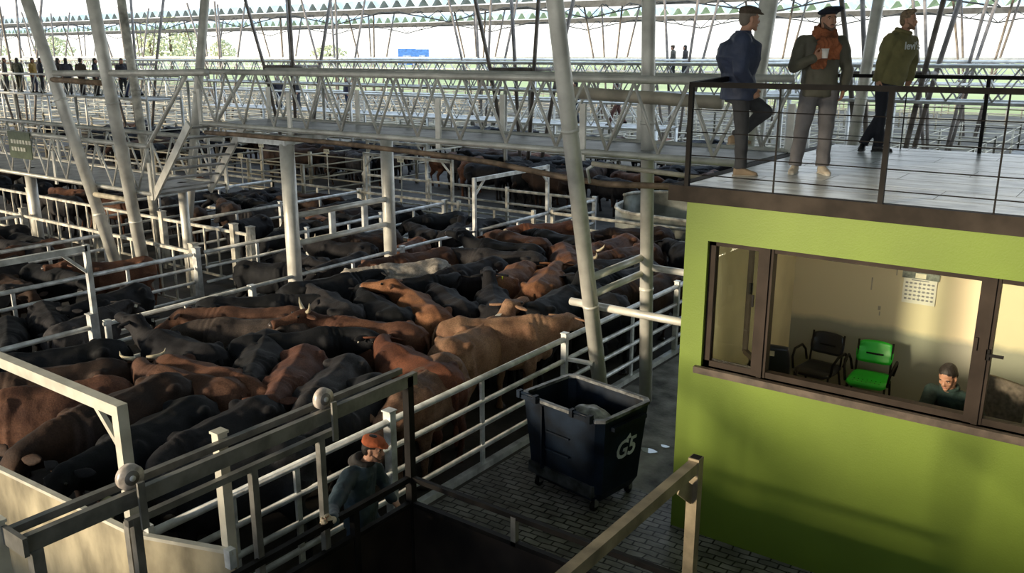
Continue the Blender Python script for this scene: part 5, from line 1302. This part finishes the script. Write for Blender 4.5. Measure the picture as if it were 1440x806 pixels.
# distant people: simpler figures
def far_people():
    vox = .018
    base = dict(facing=(1,0,0), pelvis=(0,0,.95), chest=(0,0,1.26), neck=(.02,0,1.48), head=(.05,0,1.62),
      sh_l=(0,.2,1.41), el_l=(0,.26,1.13), wr_l=(.06,.22,.9), sh_r=(0,-.2,1.41), el_r=(0,-.26,1.13), wr_r=(.06,-.22,.9),
      hip_l=(0,.09,.9), kn_l=(.06,.1,.48), an_l=(.0,.1,.085), hip_r=(0,-.09,.9), kn_r=(-.02,-.1,.48), an_r=(-.08,-.1,.085))
    walk = dict(base); walk.update(kn_l=(.2,.1,.52), an_l=(.3,.1,.1), kn_r=(-.1,-.1,.5), an_r=(-.33,-.1,.16), el_l=(-.1,.26,1.14), wr_l=(.02,.24,.93), el_r=(.08,-.26,1.15), wr_r=(.25,-.24,1.0))
    lst = [
     ((945,116), 3.856, 150, base, (.10,.09,.07), (.05,.05,.05), 'man in a grey-green coat on the far catwalk, left one of the pair', 'flat', (41.5-0,)),
     ((962,117), 3.856, 150, base, (.035,.03,.03), (.03,.03,.035), 'woman with loose brown hair in black on the far catwalk, right one of the pair', None, ()),
     ((393,152), 2.256, -60, base, (.02,.02,.03), (.03,.03,.05), 'person in black standing behind the main catwalk lattice, left one of two', None, ()),
     ((421,157), 2.256, 200, base, (.045,.045,.05), (.04,.04,.05), 'person in a grey jacket behind the main catwalk lattice, right one of two', 'flat', ()),
     ((490,168), 2.256, 220, base, (.03,.03,.06), (.02,.03,.07), 'person in dark blue seen through the middle of the catwalk lattice', None, ()),
     ((868,160), 2.256, 170, walk, (.03,.03,.05), (.10,.04,.03), 'person in dark top and reddish trousers behind the lattice left of the upright column', None, ()),
     ((810,165), 2.256, 170, base, (.03,.03,.05), (.02,.025,.04), 'person in navy half hidden behind the leaning column', None, ()),
     ((12,138), 3.206, 20, base, (.05,.045,.04), (.03,.03,.03), 'onlooker in brown at the left picture edge on the distant catwalk', None, ()),
     ((30,136), 3.206, 90, base, (.03,.04,.03), (.05,.05,.03), 'onlooker in dark green, second from the left picture edge', None, ()),
     ((50,128), 3.206, 0, base, (.35,.22,.05), (.05,.05,.08), 'onlooker in a mustard jacket left of the first leaning column', None, ()),
     ((61,131), 3.206, 40, base, (.02,.02,.03), (.03,.03,.03), 'onlooker in black touching the first leaning column', None, ()),
     ((86,133), 3.206, 60, base, (.04,.03,.03), (.03,.03,.04), 'onlooker in dark clothes just right of the first leaning column', None, ()),
     ((98,134), 3.206, 120, base, (.05,.05,.06), (.04,.04,.04), 'onlooker in grey between the two leftmost columns', None, ()),
     ((118,135), 3.206, 80, base, (.09,.06,.04), (.04,.03,.03), 'onlooker in brown coat between the two leftmost columns', 'flat', ()),
     ((138,137), 3.206, 10, base, (.03,.03,.04), (.05,.04,.03), 'onlooker in black left of the second leaning column', None, ()),
     ((176,142), 3.206, -40, base, (.04,.04,.05), (.03,.03,.03), 'onlooker in charcoal right of the second leaning column', None, ()),
     ((190,150), 3.206, 180, walk, (.42,.24,.12), (.03,.04,.10), 'person in a tan jacket walking between the second and third columns', None, ()),
    ]
    SK = SKIN2
    bodies = {}
    for (uv, z, ang, J_, top, tr, lab, hat_, _) in lst:
        pos = P(uv[0], uv[1], z)
        # stand on the deck of the catwalk seen there: slide along the line of sight on to it
        yd = {3.206: 23.0, 2.256: 32.5}.get(z)
        if yd: pos = (pos[0]*yd/pos[1], yd)
        elif uv[0] > 900: pos = (pos[0]*44.3/pos[1], 44.3)
        tm = clothmat('cloth_%d_%d_%d' % tuple(int(c*1000) for c in top), top); trm = clothmat('cloth_%d_%d_%d' % tuple(int(c*1000) for c in tr), tr)
        key = (id(J_), hat_)
        if key not in bodies:
            r, V, H = person(lab, (pos[0], pos[1], z), math.radians(ang)+YAW, J_, dict(skin=SK, trousers=trm, top=tm, hat=clothmat('brown_tweed', (.085,.062,.045))), hat=hat_, hair='long' if 'woman' in lab else 'short', faces=False, vox=.018)
            bodies[key] = r
        else:
            r = dup(bodies[key], (pos[0], pos[1], z), math.radians(ang)+YAW, lab)
        for ch in r.children:
            n = ch.name.split('.')[0]
            if n == 'jacket' or n == 'collar': ch.material_slots[0].link = 'OBJECT'; ch.material_slots[0].material = tm
            if n == 'trousers': ch.material_slots[0].link = 'OBJECT'; ch.material_slots[0].material = trm
far_people()
# ---------------------------------------------------------------- far background
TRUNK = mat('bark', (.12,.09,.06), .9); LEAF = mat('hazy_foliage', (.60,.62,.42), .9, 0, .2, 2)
def tree(u, dist, h, w, lab):
    a = (u-720)/FPX; x, y = a*dist, CP*dist
    X, Y = x*math.cos(YAW)-y*math.sin(YAW), x*math.sin(YAW)+y*math.cos(YAW)
    r = thing('tree', (X, Y, 0), lab, 'tree'); random.seed(int(u))
    MB().path([(X, Y, 0), (X+.3, Y, h*.45), (X, Y+.3, h*.8)], [w*.05, w*.035, w*.01], 8).build('trunk', TRUNK, r, True)
    mb = MB()
    for k in range(420):
        t = random.random(); ph = random.uniform(0, 2*PI); rr = w*.5*math.sqrt(random.random())*(math.sin(PI*min(1, .15+.85*t))**.6)
        c = Vector((X+rr*math.cos(ph), Y+rr*math.sin(ph), h*(.18+.82*t))); s = random.uniform(.4, .9)
        mb.cbox(c, (s, s*.7, s*.5), (random.random()*3, random.random()*3, random.random()*3))
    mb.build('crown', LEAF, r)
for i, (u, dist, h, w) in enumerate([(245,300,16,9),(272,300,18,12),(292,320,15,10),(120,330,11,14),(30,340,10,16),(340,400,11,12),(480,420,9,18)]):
    tree(u, dist, h, w, ['slender hazy tree left of the group far beyond the pens','tallest hazy tree far beyond the pens, upper left of the photo','hazy tree on the right of the distant tree group','low round tree on the horizon between the leftmost columns','low tree on the horizon at the left picture edge','small distant tree right of the tall group','wide low distant tree above the middle of the catwalk'][i])
def billboards():
    a = (592-720)/FPX; dist = 90; 
    for k, (u, w_, h_, z) in enumerate(((582, 1.7, 1.5, 4.9), (602, 1.3, 1.3, 4.95))):
        x, y = (u-720)/FPX*dist, CP*dist; X, Y = x*math.cos(YAW)-y*math.sin(YAW), x*math.sin(YAW)+y*math.cos(YAW)
        r = thing('billboard', (X, Y, 0), 'small blue billboard far beyond the catwalks, '+('left and larger of two' if k == 0 else 'right and smaller of two'), 'billboard', rz=YAW)
        MB().cbox((0,0,z), (w_,.1,h_)).build('panel', mat('billboard_blue', (.10,.30,.85), .6), r, world=False)
        MB().cbox((0,-.06,z-.1), (w_*.45,.02,h_*.3)).build('pale_mark', mat('billboard_pale', (.5,.65,.9), .6), r, world=False)
        for s in (-1,1): MB().tube((s*w_*.3,.1,0), (s*w_*.3,.1,z), .08).build('post', MODM, r, world=False)
billboards()
bpy.data.scenes.remove(TMPS)
